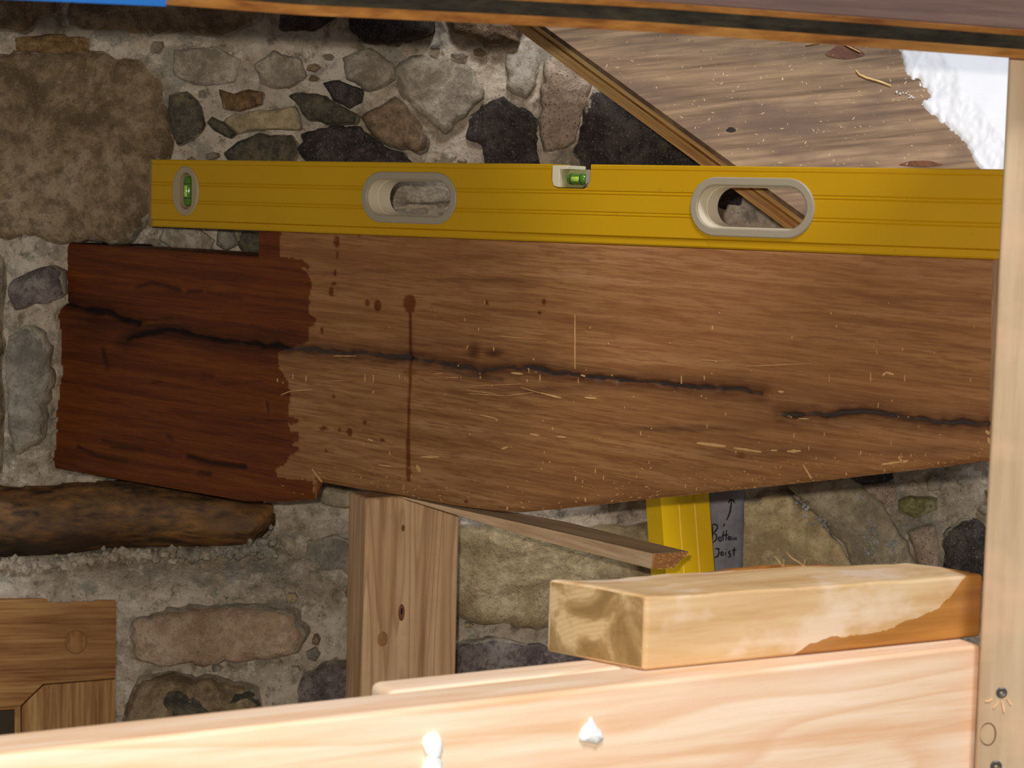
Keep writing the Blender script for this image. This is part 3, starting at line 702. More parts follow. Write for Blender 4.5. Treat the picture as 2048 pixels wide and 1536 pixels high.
for pl, wd, st in [([(250, 645), (300, 640), (340, 636)], 2, .5), ([(290, 652), (330, 650), (380, 655)], 2, .45), ([(150, 893), (190, 912), (250, 922)], 3, .6), ([(370, 912), (420, 926), (485, 935)], 4.5, .8), ([(200, 880), (270, 900)], 4, .4), ([(880, 735), (920, 750), (1000, 760)], 3, .5), ([(640, 570), (655, 590)], 0.1, 0), ([(270, 575), (300, 565), (355, 580)], 4, .6), ([(372, 582), (400, 583)], 3, .7), ([(410, 585), (480, 597)], 3, .45), ([(395, 945), (415, 948)], 5, .6), ([(220, 895), (280, 900)], 4, .5), ([(200, 700), (208, 735)], 6, .55), ([(400, 752), (420, 752)], 5, .45), ([(430, 772), (520, 762)], 2, .35), ([(300, 764), (320, 764)], 2, .6), ([(530, 805), (532, 825)], 2, .6), ([(330, 870), (340, 880)], 4, .5), ([(527, 840), (570, 842)], 1.5, .5), ([(1200, 838), (1300, 850), (1490, 882)], 4, .0)]:
    d = seg_dist(gxp, gyp+wob*.5, pl); crack = np.maximum(crack, st*np.exp(-(d/wd)**2))
for cx_, cy_, a, b, st in [(945, 704, 16, 20, .9), (985, 706, 22, 12, .9), (960, 745, 60, 16, .8), (1080, 780, 120, 10, .5), (1350, 858, 140, 8, .6), (1560, 905, 160, 12, .35), (1500, 800, 80, 25, .3), (200, 640, 80, 30, .7), (530, 680, 90, 28, .5), (850, 690, 100, 14, .4), (720, 545, 100, 8, .25), (960, 560, 130, 5, .5), (1700, 840, 200, 14, .4), (1850, 900, 120, 12, .4)]:
    halo = np.maximum(halo, st*np.exp(-((gxp-cx_)/a)**2-((gyp+wob-cy_)/b)**2))
halo = np.clip(halo*(.75+.8*(fbm(gxp/30, gyp/5, 61, 3)+.3)), 0, 1)
COAT = [(0, 400), (558, 400), (559, 480), (556, 514), (600, 518), (619, 533), (614, 538), (597, 535), (612, 545), (620, 560), (617, 600), (616, 628), (630, 637), (626, 650), (617, 656), (615, 684), (552, 704), (557, 740), (574, 762), (579, 790), (574, 832), (596, 840), (595, 847), (577, 850), (578, 862), (596, 866), (594, 882), (584, 888), (590, 905), (577, 912), (572, 925), (549, 940), (553, 956), (625, 963), (625.05, 1040), (0, 1040)]
coat = in_poly(gxp+wobx*5, gyp+wobx*4, COAT).astype(float)
def blob(cx_, cy_, a, b, v=1.0):
    global coat
    d = ((gxp+wobx*3-cx_)/a)**2+((gyp+wobx*3-cy_)/b)**2
    coat = np.maximum(coat, v*np.clip((1.25-d)/.5, 0, 1))
for b in [(817, 606, 13, 17), (818, 622, 10, 4), (732, 606, 5, 7), (753, 611, 7, 12), (660, 583, 5, 9), (665, 568, 6, 4), (671, 483, 6, 12), (672, 510, 3, 8), (668, 545, 3, 8), (716, 470, 2, 5), (970, 606, 5, 5), (1086, 604, 4, 6), (1077, 625, 3, 4), (645, 857, 9, 4), (677, 861, 3, 4), (697, 865, 5, 9), (763, 881, 5, 3), (727, 845, 4, 4), (666, 794, 4, 3), (642, 661, 3, 8), (818, 745, 14, 6, .5), (590, 898, 6, 5), (650, 902, 3, 2), (1480, 912, 9, 5, .6), (930, 1003, 5, 4), (815, 945, 5, 18)]: blob(*b)
for pl, wd in [([(818, 620), (819, 680), (820, 716)], 3.4), ([(820, 716), (818, 760), (815, 830), (814, 880)], 2.6), ([(814, 880), (815, 960)], 4.)]:
    d = seg_dist(gxp, gyp, pl); coat = np.maximum(coat, np.clip((wd+1-d)/2, 0, 1))
coat = np.maximum(coat, .85*np.clip(crack*0, 0, 1))
Vn = []
edge = 1-np.linspace(0, 1, R+1)
for i in range(len(xs)):
    hpx = (gyp[i, -1]-gyp[i, 0])
    for r in range(R+1):
        p = onl(gxp[i, r], gyp[i, r])
        if xs[i] > 515: p.z = min(p.z, zb-.0002)
        db = (gyp[i, -1]-gyp[i, r]); dt = gyp[i, r]-gyp[i, 0]
        dep = SB + .004*max(0, 1-db/16.)**2 + .0015*max(0, 1-dt/7.)**2 + .0035*crack[i, r] + float(wob[i, r])*.00004
        Vn.append(p+NB*dep)
nc = len(xs); BT = .068
Fn = [(i*(R+1)+r, i*(R+1)+r+1, (i+1)*(R+1)+r+1, (i+1)*(R+1)+r) for i in range(nc-1) for r in range(R)]
base = len(Vn); RB = 4
LOBE = [(60, 925), (105, 931), (480, 953), (624.99, 962)]
ext = []
for i in range(nc):
    y2 = min(tb_[i][1], interp(LOBE, xs[i])) if xs[i] < 625 else tb_[i][1]
    q = onl(gxp[i, R], y2); ext.append(q)
for i in range(nc):
    for r in range(RB+1):
        a = Vn[i*(R+1)]; b = ext[i]; p = a.lerp(b, r/RB); f_ = (p-PL).dot(NB)
        Vn.append(p+NB*(BT-f_))
bi = lambda i, r: base+i*(RB+1)+r
Fn += [(bi(i, r), bi(i+1, r), bi(i+1, r+1), bi(i, r+1)) for i in range(nc-1) for r in range(RB)]
Fn += [(i*(R+1), (i+1)*(R+1), bi(i+1, 0), bi(i, 0)) for i in range(nc-1)]
ex0 = len(Vn)
for i in range(nc): Vn.append(ext[i]+NB*(.014+SB))
Fn += [(i*(R+1)+R, (i+1)*(R+1)+R, ex0+i+1, ex0+i) for i in range(nc-1)]+[(ex0+i, ex0+i+1, bi(i+1, RB), bi(i, RB)) for i in range(nc-1)]
Fn.append(tuple([r for r in range(R+1)]+[ex0]+[bi(0, RB-r) for r in range(RB+1)]))
nfr = len(Fn)
k0 = (nc-1)*(R+1)
Fn.append(tuple([k0+r for r in range(R+1)]+[ex0+nc-1]+[bi(nc-1, RB-r) for r in range(RB+1)]))
BO = onl(1000, 740)
MB = Matrix.Translation(BO) @ Matrix(((U.x, NB.x, 0), (U.y, NB.y, 0), (0, 0, 1))).to_4x4() @ Matrix.Rotation(math.radians(2.2), 4, 'Y')
I = MB.inverted(); me = bpy.data.meshes.new('oak_beam'); me.from_pydata([tuple(I @ v) for v in Vn], [], Fn)
bm = bmesh.new(); bm.from_mesh(me); bmesh.ops.recalc_face_normals(bm, faces=bm.faces); bm.to_mesh(me); bm.free()
me.shade_smooth(); me.materials.append(M_beam); me.materials.append(M_end)
for p in me.polygons:
    if len(p.vertices) > 20 and all(v >= k0 for v in p.vertices): p.material_index = 1
    if len(p.vertices) > 20 or min(p.vertices) < base <= max(p.vertices): p.use_smooth = False
for nm, arr in (('coat', coat), ('crack', crack), ('halo', halo)):
    at = me.attributes.new(nm, 'FLOAT', 'POINT'); z = np.zeros(len(Vn)); z[:base] = arr.ravel()
    if nm == 'coat': cz_ = (np.array(xs) < 626).astype(float); z[base:ex0] = np.repeat(cz_, RB+1); z[ex0:] = cz_
    at.data.foreach_set('value', z.astype(np.float32))
bt = thing('oak_beam', 'wide reddish oak beam with dark oiled left end let into the stone wall', 'beam', MB)
link('beam_body', me, MB, bt)
# pale slivers torn out of the face
sl = [(1148, 630, 1148, 738, 2), (1392, 886, 1450, 893, 6), (1466, 896, 1521, 904, 5), (1540, 901, 1553, 901, 4), (1573, 903, 1600, 902, 6), (1605, 930, 1622, 958, 4), (1764, 752, 1770, 745, 4), (1770, 744, 1786, 749, 5), (1762, 929, 1800, 924, 5), (1795, 914, 1806, 927, 4), (1798, 925, 1815, 922, 5), (960, 830, 990, 837, 3), (990, 837, 992, 842, 3), (840, 914, 876, 914, 5), (756, 930, 781, 933, 3), (832, 930, 838, 944, 7), (1058, 868, 1076, 871, 5), (1021, 746, 1044, 748, 4), (1080, 786, 1120, 796, 4), (1168, 795, 1190, 797, 5), (622, 938, 642, 965, 3), (734, 878, 744, 882, 4), (1002, 898, 1014, 894, 5), (865, 748, 885, 746, 2), (890, 755, 915, 755, 2), (665, 712, 710, 712, 2), (1160, 750, 1168, 753, 4), (1596, 837, 1616, 838, 3), (1555, 783, 1566, 784, 6), (1112, 873, 1130, 875, 3), (560, 790, 580, 782, 2), (580, 782, 622, 779, 2), (645, 763, 700, 760, 1), (1400, 720, 1460, 723, 1), (1490, 733, 1620, 727, 1.3), (930, 780, 990, 788, 1.5), (935, 787, 1010, 792, 1.5), (1010, 792, 1065, 785, 1.5), (940, 772, 1040, 768, 1.2), (1040, 775, 1080, 787, 1.5), (1970, 862, 1978, 868, 8), (1975, 876, 1981, 890, 7), (990, 672, 1070, 678, 1.2), (930, 700, 935, 690, 2)]
for k in range(120):
    x = rnd.uniform(700, 1950); lo = interp(BOT, x); y = rnd.uniform(735 if x < 1500 else 790, lo-8); y = y if rnd.random() < .8 else rnd.uniform(600, 760)
    h = rnd.choice([2, 3, 4, 6, 9]); sl.append((x, y, x+rnd.uniform(-.8, .8), y+h, rnd.choice([1.2, 1.8, 2.2])))
for x in (553, 564, 584, 610, 728, 745, 797, 808, 808, 920, 1078, 1361, 1408, 1407, 1657, 1657, 1740, 1808, 1745, 1940):
    sl.append((x, 755+rnd.uniform(-10, 10), x, 762+rnd.uniform(-6, 6), 2))
for k in range(150):
    x = rnd.uniform(560, 1960); lo = interp(BOT, x); y = lo-abs(rnd.gauss(0, 30))-3; a = rnd.uniform(-1, 1); L = rnd.uniform(1.5, 6)
    sl.append((x, y, x+math.cos(a)*L, y+math.sin(a)*L, rnd.uniform(.8, 2)))
V = []; Fc = []
for x1, y1, x2, y2, wd in sl:
    L = math.hypot(x2-x1, y2-y1)+1e-6; nx_, ny_ = -(y2-y1)/L*wd/2, (x2-x1)/L*wd/2; nseg = max(2, int(L/6)); b = len(V)
    for k in range(nseg+1):
        f_ = k/nseg; ww = (.55+.45*math.sin(math.pi*f_))*rnd.uniform(.7, 1.2); x = x1+(x2-x1)*f_; y = y1+(y2-y1)*f_
        for sg in (-1, 1):
            q = onl(x+nx_*sg*ww, y+ny_*sg*ww)
            V.append(q+NB*(SB-.0005)); V.append(q+NB*(SB+.0006))
    for k in range(nseg):
        a = b+4*k
        Fc += [(a, a+2, a+6, a+4), (a+1, a+3, a+7, a+5), (a, a+1, a+5, a+4), (a+2, a+3, a+7, a+6)]
    Fc += [(b, b+1, b+3, b+2), (b+4*nseg, b+4*nseg+1, b+4*nseg+3, b+4*nseg+2)]
o = mesh('splinters', V, Fc, M_chip, parent=bt); o['kind'] = 'stuff'; o['label'] = 'pale splinters and torn fibres on the beam face'

# ------------------------------------------------------------------ leaning plywood behind (with snow)
SLP = math.radians(41)
NS = Vector((-.10, -math.sin(SLP), math.cos(SLP))).normalized()
PS = at_y(1500, 330, 1.50)
def ons(px, py): return on(px, py, PS, NS)
TS = .022
e0, e1 = ons(1085, 50), ons(1500, 352)
ed = (e1-e0).normalized(); ey = NS.cross(ed)
MS = Matrix.Translation(ons(1500, 200)) @ Matrix(((ed.x, ey.x, NS.x), (ed.y, ey.y, NS.y), (ed.z, ey.z, NS.z))).to_4x4()
A = e0+(e0-e1)*.25; B = e0+(e1-e0)*2.05
gx0 = ons(2000, 200)
grain = Vector((1, 0, 0))
MSf = Matrix.Translation(ons(1500, 200)) @ Matrix.Identity(4)
zbs = zb+.019; B = e0+(e1-e0)*((zbs-e0.z)/(e1.z-e0.z)); R2 = ons(2300, 300)
R2 = Vector((R2.x, PS.y+(NS.x*(PS.x-R2.x)+NS.z*(PS.z-zbs))/NS.y, zbs))
print('SHEET bottom', B, R2)
poly = [A, B, R2, ons(2300, -60), ons(1000, -60)]
sheet = thing('snowy_plywood', 'weathered plywood sheet leaning behind the level with sawn diagonal edge', 'plywood', MS)
lay = [(0, .0055, M_plyface), (.0055, .0105, M_stripe), (.0105, .0135, M_orange), (.0135, .0205, M_stripe), (.0205, .026, M_veneer)]
for q, (t0, t1, m_) in enumerate(lay):
    off = (0, .0004, -.0004, .0006, 0)[q]; pp = [p+ey*0 for p in poly]
    V, Fc = prism(pp, NS, -t0, -t1)
    if q == 0:
        yx = Vector((1, 0, 0)); yx = (yx-NS*yx.dot(NS)).normalized(); yy = NS.cross(yx)
        Mq = Matrix.Translation(ons(1500, 200)) @ Matrix(((yx.x, yy.x, NS.x), (yx.y, yy.y, NS.y), (yx.z, yy.z, NS.z))).to_4x4() @ Matrix.Rotation(math.radians(4), 4, 'Z')
        mesh('ply_layer', V, Fc, m_, Mq, sheet)
    else: mesh('ply_layer', V, Fc, m_, MS, sheet)
# sawdust specks and splinters on the sheet
V = []; Fc = []
for k in range(520):
    x = rnd.uniform(1080, 1960); y = rnd.uniform(70, 332)
    if x < 1085+(y-50)*1.38+12: continue
    p = ons(x, y)+NS*.0006; r = rnd.choice([.0003, .0004, .0006, .0009]); a = rnd.uniform(0, 3.14)
    d1 = Vector((math.cos(a), 0, math.sin(a)))*r*rnd.uniform(1, 2.4); d2 = Vector((-math.sin(a), 0, math.cos(a)))*r*.6; b = len(V)
    V += [p-d1, p+d2, p+d1, p-d2, p+NS*r]; Fc += [(b, b+1, b+4), (b+1, b+2, b+4), (b+2, b+3, b+4), (b+3, b, b+4), (b, b+1, b+2, b+3)]
o = mesh('sawdust', V, Fc, simple('sawdust_grain', srgb(244, 224, 190), .8, .2), MS, sheet); o['kind'] = 'stuff'
def strip(pts, wd, on_, nrm, lift=.0006, th=.0006):
    V = []; Fc = []
    for i, (x, y) in enumerate(pts):
        x2, y2 = pts[min(i+1, len(pts)-1)]; x0_, y0_ = pts[max(i-1, 0)]; L = math.hypot(x2-x0_, y2-y0_)+1e-6
        ww = wd*(.6 if i in (0, len(pts)-1) else 1)
        nx_, ny_ = -(y2-y0_)/L*ww/2, (x2-x0_)/L*ww/2
        for sg in (-1, 1):
            q = on_(x+nx_*sg, y+ny_*sg); V += [q+nrm*lift, q+nrm*(lift+th)]
    for k in range(len(pts)-1):
        a = 4*k; Fc += [(a, a+2, a+6, a+4), (a+1, a+3, a+7, a+5), (a, a+1, a+5, a+4), (a+2, a+3, a+7, a+6)]
    e = 4*(len(pts)-1); Fc += [(0, 1, 3, 2), (e, e+1, e+3, e+2)]
    return V, Fc
def join(lst):
    V = []; Fc = []
    for v, f_ in lst: b = len(V); V += v; Fc += [tuple(b+i for i in q) for q in f_]
    return V, Fc
for q_ in ([(1712, 144), (1718, 152), (1731, 158), (1748, 163), (1762, 167), (1782, 175)], [(1688, 92), (1700, 98), (1720, 108)], [(1612, 93), (1640, 88)]):
    V, Fc = strip(q_, 2.4, ons, NS, .001, .001); mesh('splinter', V, Fc, M_stripe, MS, sheet)
for (cx_, cy_, a, b, c) in [(1690, 105, 36, 14, srgb(130, 86, 64)), (1842, 328, 40, 6, srgb(130, 80, 50)), (1462, 260, 9, 5, srgb(48, 40, 36))]:
    pol = [ons(cx_+math.cos(t)*a*(1+.2*math.sin(3*t)), cy_+math.sin(t)*b) for t in np.linspace(0, 2*math.pi, 21)[:-1]]
    V, Fc = prism(pol, NS, -.001, .0004)
    mesh('knot', V, Fc, wood('knot_wood', c, tuple(x*.7 for x in c[:3])+(1,), tuple(x*.45 for x in c[:3])+(1,), 'X', 120, .3), MS, sheet)
# snow patch
SN = [(1788, 60), (1801, 105), (1808, 125), (1812, 150), (1838, 160), (1852, 180), (1864, 192), (1850, 207), (1846, 214), (1868, 228), (1890, 250), (1918, 272), (1935, 300), (1952, 322), (1965, 345), (1985, 400), (2060, 440), (2280, 450), (2280, -60), (1900, -60)]
gu = np.arange(1780, 2285, 3.2); gv = np.arange(-60, 600, 3.2)
UX, VY = np.meshgrid(gu, gv)
jx = UX+fbm(UX/9, VY/9, 71, 3)*14; jy = VY+fbm(UX/9, VY/9, 77, 3)*14
ins_ = in_poly(jx, jy, SN)
de = seg_dist(jx, jy, SN+SN[:1]); hgt = np.where(ins_, np.minimum(.0022+de*.00016, .011), -.001)+np.where(ins_, fbm(UX/7, VY/7, 80, 3)*.0022*np.exp(-de/40)+fbm(UX/40, VY/40, 83, 2)*.002, 0)
hgt = np.where(ins_, np.maximum(hgt, .0008), hgt)
idm = -np.ones(UX.shape, int); V = []
keep = np.zeros(UX.shape, bool); keep[:-1, :-1] |= ins_[:-1, :-1] | ins_[1:, :-1] | ins_[:-1, 1:] | ins_[1:, 1:]
kv = keep.copy(); kv[1:, :] |= keep[:-1, :]; kv[:, 1:] |= keep[:, :-1]; kv[1:, 1:] |= keep[:-1, :-1]
for j in range(UX.shape[0]):
    for i in range(UX.shape[1]):
        if kv[j, i]: idm[j, i] = len(V); V.append(ons(UX[j, i], VY[j, i])+NS*float(hgt[j, i]))
Fc = [(int(idm[j, i]), int(idm[j, i+1]), int(idm[j+1, i+1]), int(idm[j+1, i])) for j in range(UX.shape[0]-1) for i in range(UX.shape[1]-1) if keep[j, i]]
o = mesh('snow_patch', V, Fc, M_snow, MS, smooth=True)
tag(o, 'patch of bright white snow lying on the leaning plywood beside the right post', 'snow')
bt_ = [(ons(x, y)+NS*.0012, rnd.uniform(.0006, .0014)) for x, y in [(1793, 187), (1800, 190), (1806, 188), (1812, 189), (1818, 192), (1816, 186), (1822, 195), (1826, 198), (1819, 198), (1844, 212)]]
pebbles('snow_grains', bt_, M_snow, o)

# ------------------------------------------------------------------ near plywood overhead
EDG = [(-260, -16), (0, -5), (340, 10), (600, 30), (1000, 48), (1300, 64), (1700, 92), (2048, 118), (2300, 136)]
def dply(x): return .99+(x/2048)*.135
pl_ = [at_y(x, y, dply(x)) for x, y in EDG]
wdir = (pl_[-1]-pl_[0]); wdir.z = 0; wdir.normalize(); hf = Vector((-wdir.y, wdir.x, 0))
sl_ = math.radians(34); vdir = hf*math.cos(sl_)+Vector((0, 0, math.sin(sl_))); NP = -hf*math.sin(sl_)+Vector((0, 0, math.cos(sl_)))
MP = Matrix.Translation(pl_[4]) @ Matrix(((wdir.x, vdir.x, NP.x), (wdir.y, vdir.y, NP.y), (wdir.z, vdir.z, NP.z))).to_4x4()
ply = thing('plywood_sheet', 'dark edged plywood sheet crossing the top of the view in front of the wall', 'plywood', MP)
def sheetpoly(x0=-260, x1=2300):
    P_ = [at_y(x, interp(EDG, x), dply(x)) for x in sorted([p[0] for p in EDG if x0 < p[0] < x1]+[x0, x1])]
    return P_
def len_at(x): return .80 if x < 1500 else .13  # unseen extent shaped for light: long part shades wall, short part admits sun
def plylayer(t0, t1, mat, inset=0, x0=-260, x1=2300, back=True, nm='ply_layer', par=None):
    xs_ = sorted(set([p[0] for p in EDG if x0 < p[0] < x1]+[x0, x1]+([1500, 1500.1] if x0 < 1500 < x1 else [])))
    secs = []
    for x in xs_:
        p = at_y(x, interp(EDG, x), dply(x))+vdir*inset; L = len_at(x) if back else .012
        secs.append([p+NP*t0, p+NP*t1, p+NP*t1+vdir*L, p+NP*t0+vdir*L])
    V, Fc = loft(secs); return mesh(nm, V, Fc, mat, MP, par or ply)
plylayer(0, .0055, M_orange, 0, 335, 2300)
plylayer(0, .0055, M_orange, 0.0005, -260, 335)
plylayer(.0055, .0145, M_core, .0012)
plylayer(.0145, .0178, M_orange, .0004)
plylayer(.0178, .0188, M_plytop, .0012)
b_ = plylayer(-.0006, .0062, M_blue, -.0006, -260, 332, back=False, nm='painted_edge'); b_['label'] = 'bright blue painted stretch of the lower edge'

# ------------------------------------------------------------------ right post
PY0 = 1.155
pa = at_y(2016, 120, PY0); pb = at_y(1953, 1450, PY0)
xl = (pa.x+pb.x)/2; px_ = Vector((xl, PY0, 0))
zt_ = at_y(2030, 116, PY0).z + .005
py_ = -3; Mr = yawframe(px_, py_)
rp = thing('timber_post', 'greyed timber post standing upright at the right edge with screws', 'post', Mr)
V = []; secs = []
for z in np.linspace(0, zt_, 40):
    o_ = float(fbm(np.array(z*9), np.array(1.), 3, 2))*.0012
    xo = pb.x+(pa.x-pb.x)*(z-pb.z)/(pa.z-pb.z)-xl
    secs.append([(o_+xo, 0, z), (.095+xo, 0, z), (.095+xo, .036, z), (o_+xo+.0085, .036, z)])
V, Fc = loft(secs); mesh('post_body', V, Fc, M_rpost, Mr, rp, local=True, bev=.0035)
fn = Vector((math.sin(math.radians(py_)), -math.cos(math.radians(py_)), 0))
def onp(px, py): return on(px, py, px_, fn)
tx_ = Vector((math.cos(math.radians(py_)), math.sin(math.radians(py_)), 0)); Z = Vector((0, 0, 1))
for (cx_, cy_, r) in [(2003, 1385, .0034), (1992, 1532, .0036)]:
    c = onp(cx_, cy_); loops_ = []
    for rr, h in ((r*.9, -.002), (r, .0004), (r*.75, .0010), (r*.3, .0006), (r*.25, -.0004)):
        loops_.append([c+fn*h+tx_*math.cos(a)*rr+Z*math.sin(a)*rr for a in np.linspace(0, 2*math.pi, 17)[:-1]])
    V, Fc = loft(loops_); mesh('screw', V, Fc, M_metal, Mr, rp, smooth=False)
sp_ = [strip([(1985, 1397), (1978, 1402), (1970, 1402)], 3, onp, fn, 0, .0008), strip([(1996, 1400), (1992, 1410), (1986, 1416)], 3, onp, fn, 0, .0008), strip([(2004, 1402), (2006, 1412), (2008, 1424)], 4, onp, fn, 0, .0010), strip([(2014, 1396), (2020, 1406), (2023, 1410)], 3, onp, fn, 0, .0008)]
V, Fc = join(sp_); mesh('torn_fibres', V, Fc, simple('raised_fibre', srgb(232, 190, 150), .8, .2), Mr, rp)
c = onp(1976, 1468); loops_ = []
for k in range(2):
    rr = (.0054, .0048)[k]; loops_.append([c+fn*.0003+tx_*math.cos(a)*rr*.93*(1+(.0 if k == 0 else -.10*math.cos(a)))+Z*math.sin(a)*rr*1.35 for a in np.linspace(0, 2*math.pi, 33)[:-1]])
Fc = [(k, (k+1) % 32, (k+1) % 32+32, k+32) for k in range(32)]
mesh('knot_ring', loops_[0]+loops_[1], Fc, M_darkwood, Mr, rp)

# ------------------------------------------------------------------ foreground planks and block
KD = 1.165; zp = at_y(1953, 1290, KD).z
def onz(px, py, z=None): return at_z(px, py, zp if z is None else z)
A = onz(-120, 1521.5); B = onz(1966, 1289)
pd = (B-A).normalized(); pn = Vector((-pd.y, pd.x, 0)); yaw = math.degrees(math.atan2(pd.y, pd.x)); print('plank yaw', yaw, A, B)
Mpk = yawframe(A, yaw)
LP = (B-A).length
def board(name, s0, s1, t0, t1, h, mat, M, label, cat, top=0, bev=.003, nseg=30, jit=.0006):
    secs = []
    for k in range(nseg+1):
        s_ = s0+(s1-s0)*k/nseg; o_ = float(fbm(np.array(s_*8), np.array(2.), 5, 2))*jit
        secs.append([(s_, t0+o_, top), (s_, t1+o_, top), (s_, t1, -h), (s_, t0, -h)])
    V, Fc = loft(secs); o = mesh(name, V, Fc, mat, M, local=True, bev=bev)
    return tag(o, label, cat)
plank = board('plank', -.15, LP-.0005, 0, .034, .12, M_fir, Mpk, 'long pale plank set on edge across the bottom foreground', 'plank')
q0 = Mpk.inverted() @ onz(737, 1361); q1 = Mpk.inverted() @ onz(1147, 1318); print('board2', q0, q1)
M2 = yawframe(A, yaw)
b2 = board('board', q0.x, LP-.004, .0345, max(q0.y, .060), .07, M_fir, M2, 'second pale board set flush behind the long foreground plank', 'board', bev=.005)
# white lumps stuck to plank front
fnp = -pn
def onk(px, py): return on(px, py, A, pn)
def lump(pts, depth, label):
    cxp = sum(p[0] for p in pts)/len(pts); cyp = sum(p[1] for p in pts)/len(pts); loops_ = []
    n = 28; rs = []
    per = pts+pts[:1]; L = [0]
    for a, b in zip(per, per[1:]): L.append(L[-1]+math.hypot(b[0]-a[0], b[1]-a[1]))
    for k in range(n):
        s_ = L[-1]*k/n; rs.append((float(np.interp(s_, L, [p[0] for p in per])), float(np.interp(s_, L, [p[1] for p in per]))))
    V = []; Fc = []
    for q, (r, h) in enumerate([(1, -.001), (.96, depth*.4), (.8, depth*.8), (.5, depth), (.2, depth*1.1)]):
        for (x, y) in rs:
            jx_ = x+ (0 if q == 0 else float(fbm(np.array(x/6.), np.array(y/6.), q, 2))*6)
            p = onk(cxp+(jx_-cxp)*r, cyp+(y-cyp)*r); V.append(p+fnp*(h+(0 if q == 0 else float(fbm(np.array(x/8.), np.array(y/8.), 3, 2))*.002)))
    for q in range(4):
        for k in range(n): a = q*n+k; b = q*n+(k+1) % n; Fc.append((a, b, b+n, a+n))
    Fc.append(tuple(range(4*n, 5*n))); Fc.append(tuple(range(n)))
    c = onk(cxp, cyp)
    o = mesh('snow_lump', V, Fc, M_snow, Matrix.Translation(c), smooth=True); tag(o, label, 'snow')
lump([(1181, 1432), (1190, 1448), (1203, 1462), (1206, 1478), (1194, 1488), (1176, 1485), (1160, 1484), (1156, 1470), (1164, 1456), (1172, 1446)], .0035, 'small white teardrop of snow stuck to the foreground plank, on the right')
lump([(862, 1462), (876, 1464), (884, 1480), (882, 1498), (878, 1510), (888, 1545), (880, 1580), (850, 1585), (838, 1550), (852, 1512), (843, 1495), (845, 1474)], .0035, 'taller white smear of snow stuck to the foreground plank, on the left')

# weathered block on top of the plank
A1 = onz(1290, 1343.5); B1 = onz(1962, 1275); W1 = onz(1092, 1305)-A1
bd = (B1-A1).normalized(); Mbk = yawframe(A1, math.degrees(math.atan2(bd.y, bd.x)))
LBk = (B1-A1).length; W1z = W1.copy(); print('block', LBk, W1.length)
secs = []
for k in range(41):
    f_ = k/40; p = A1.lerp(B1, f_); h = .0425+(.0395-.0425)*f_; w_ = W1*(1-.25*f_)
    bow = math.sin(math.pi*min(1, max(0, (f_-.25)/.75)))*.0022
    j = float(fbm(np.array(f_*9), np.array(3.), 8, 3))
    up_ = Vector((0, 0, 1)); g_ = up_*.0004
    secs.append([p+g_, p+g_+up_*(h+j*.0015), p+w_*.5+g_+up_*(h+.0008+j*.002+bow*.5), p+w_+g_+up_*(h+bow+j*.003), p+w_+g_])
V, Fc = loft(secs)
def blockmat():
    s = NT('wet_stained_fir', .6, .3)
    v = s.mapping((.06, 1, 1)); n1 = s.noise(v, 60, 6, .65, .3); n2 = s.noise(v, 240, 4, .6)
    col = s.ramp(n1, [(.36, srgb(194, 152, 100)), (.5, srgb(212, 176, 130)), (.62, srgb(222, 192, 150))])
    col = s.mix(s.ramp(n2, [(.4, G(.3)), (.6, G(0))]), col, srgb(200, 160, 110))
    nb = s.noise(s.mapping((.6, 1, 1)), 22, 4, .6); col = s.mix(s.ramp(nb, [(.52, G(0)), (.64, G(.6))]), col, srgb(236, 214, 194))
    # wet corner: lower right of the front, and end grain blotches
    sx = s.n('ShaderNodeSeparateXYZ'); s.l(s.tc.outputs['Object'], sx.inputs[0])
    def m(op, a, b):
        x = s.n('ShaderNodeMath', operation=op)
        for k, q in ((0, a), (1, b)):
            if isinstance(q, (int, float)): x.inputs[k].default_value = q
            else: s.l(q, x.inputs[k])
        return x.outputs[0]
    wob_ = s.noise(s.mapping((1, 1, 1)), 45, 4, .6)
    t1 = m('DIVIDE', m('SUBTRACT', sx.outputs[0], LBk*.42), LBk*.58)          # 0..1 along
    lim = m('MULTIPLY', m('POWER', m('MAXIMUM', t1, 0.0001), 5.0), .05)
    lim = m('ADD', m('ADD', lim, m('SUBTRACT', .0105, m('MULTIPLY', .010, m('POWER', 2.718, m('MULTIPLY', t1, -14.0))))), m('MULTIPLY', m('SUBTRACT', wob_, .5), .012))
    on_ = m('MULTIPLY', m('LESS_THAN', sx.outputs[2], lim), m('GREATER_THAN', m('ADD', t1, m('MULTIPLY', m('SUBTRACT', wob_, .5), .1)), 0.0))
    col = s.mix(m('MULTIPLY', on_, .9), col, s.ramp(n1, [(.3, srgb(140, 84, 22)), (.7, srgb(196, 132, 48))]))
    return s.out(col, s.bump(n1, .25, .001))
M_blk = blockmat()
blkt = thing('timber_block', 'chunky weathered timber offcut with damp orange corner resting on the foreground planks', 'timber block', Mbk)
mesh('block_body', V, Fc, M_blk, Mbk, blkt, bev=.0022)
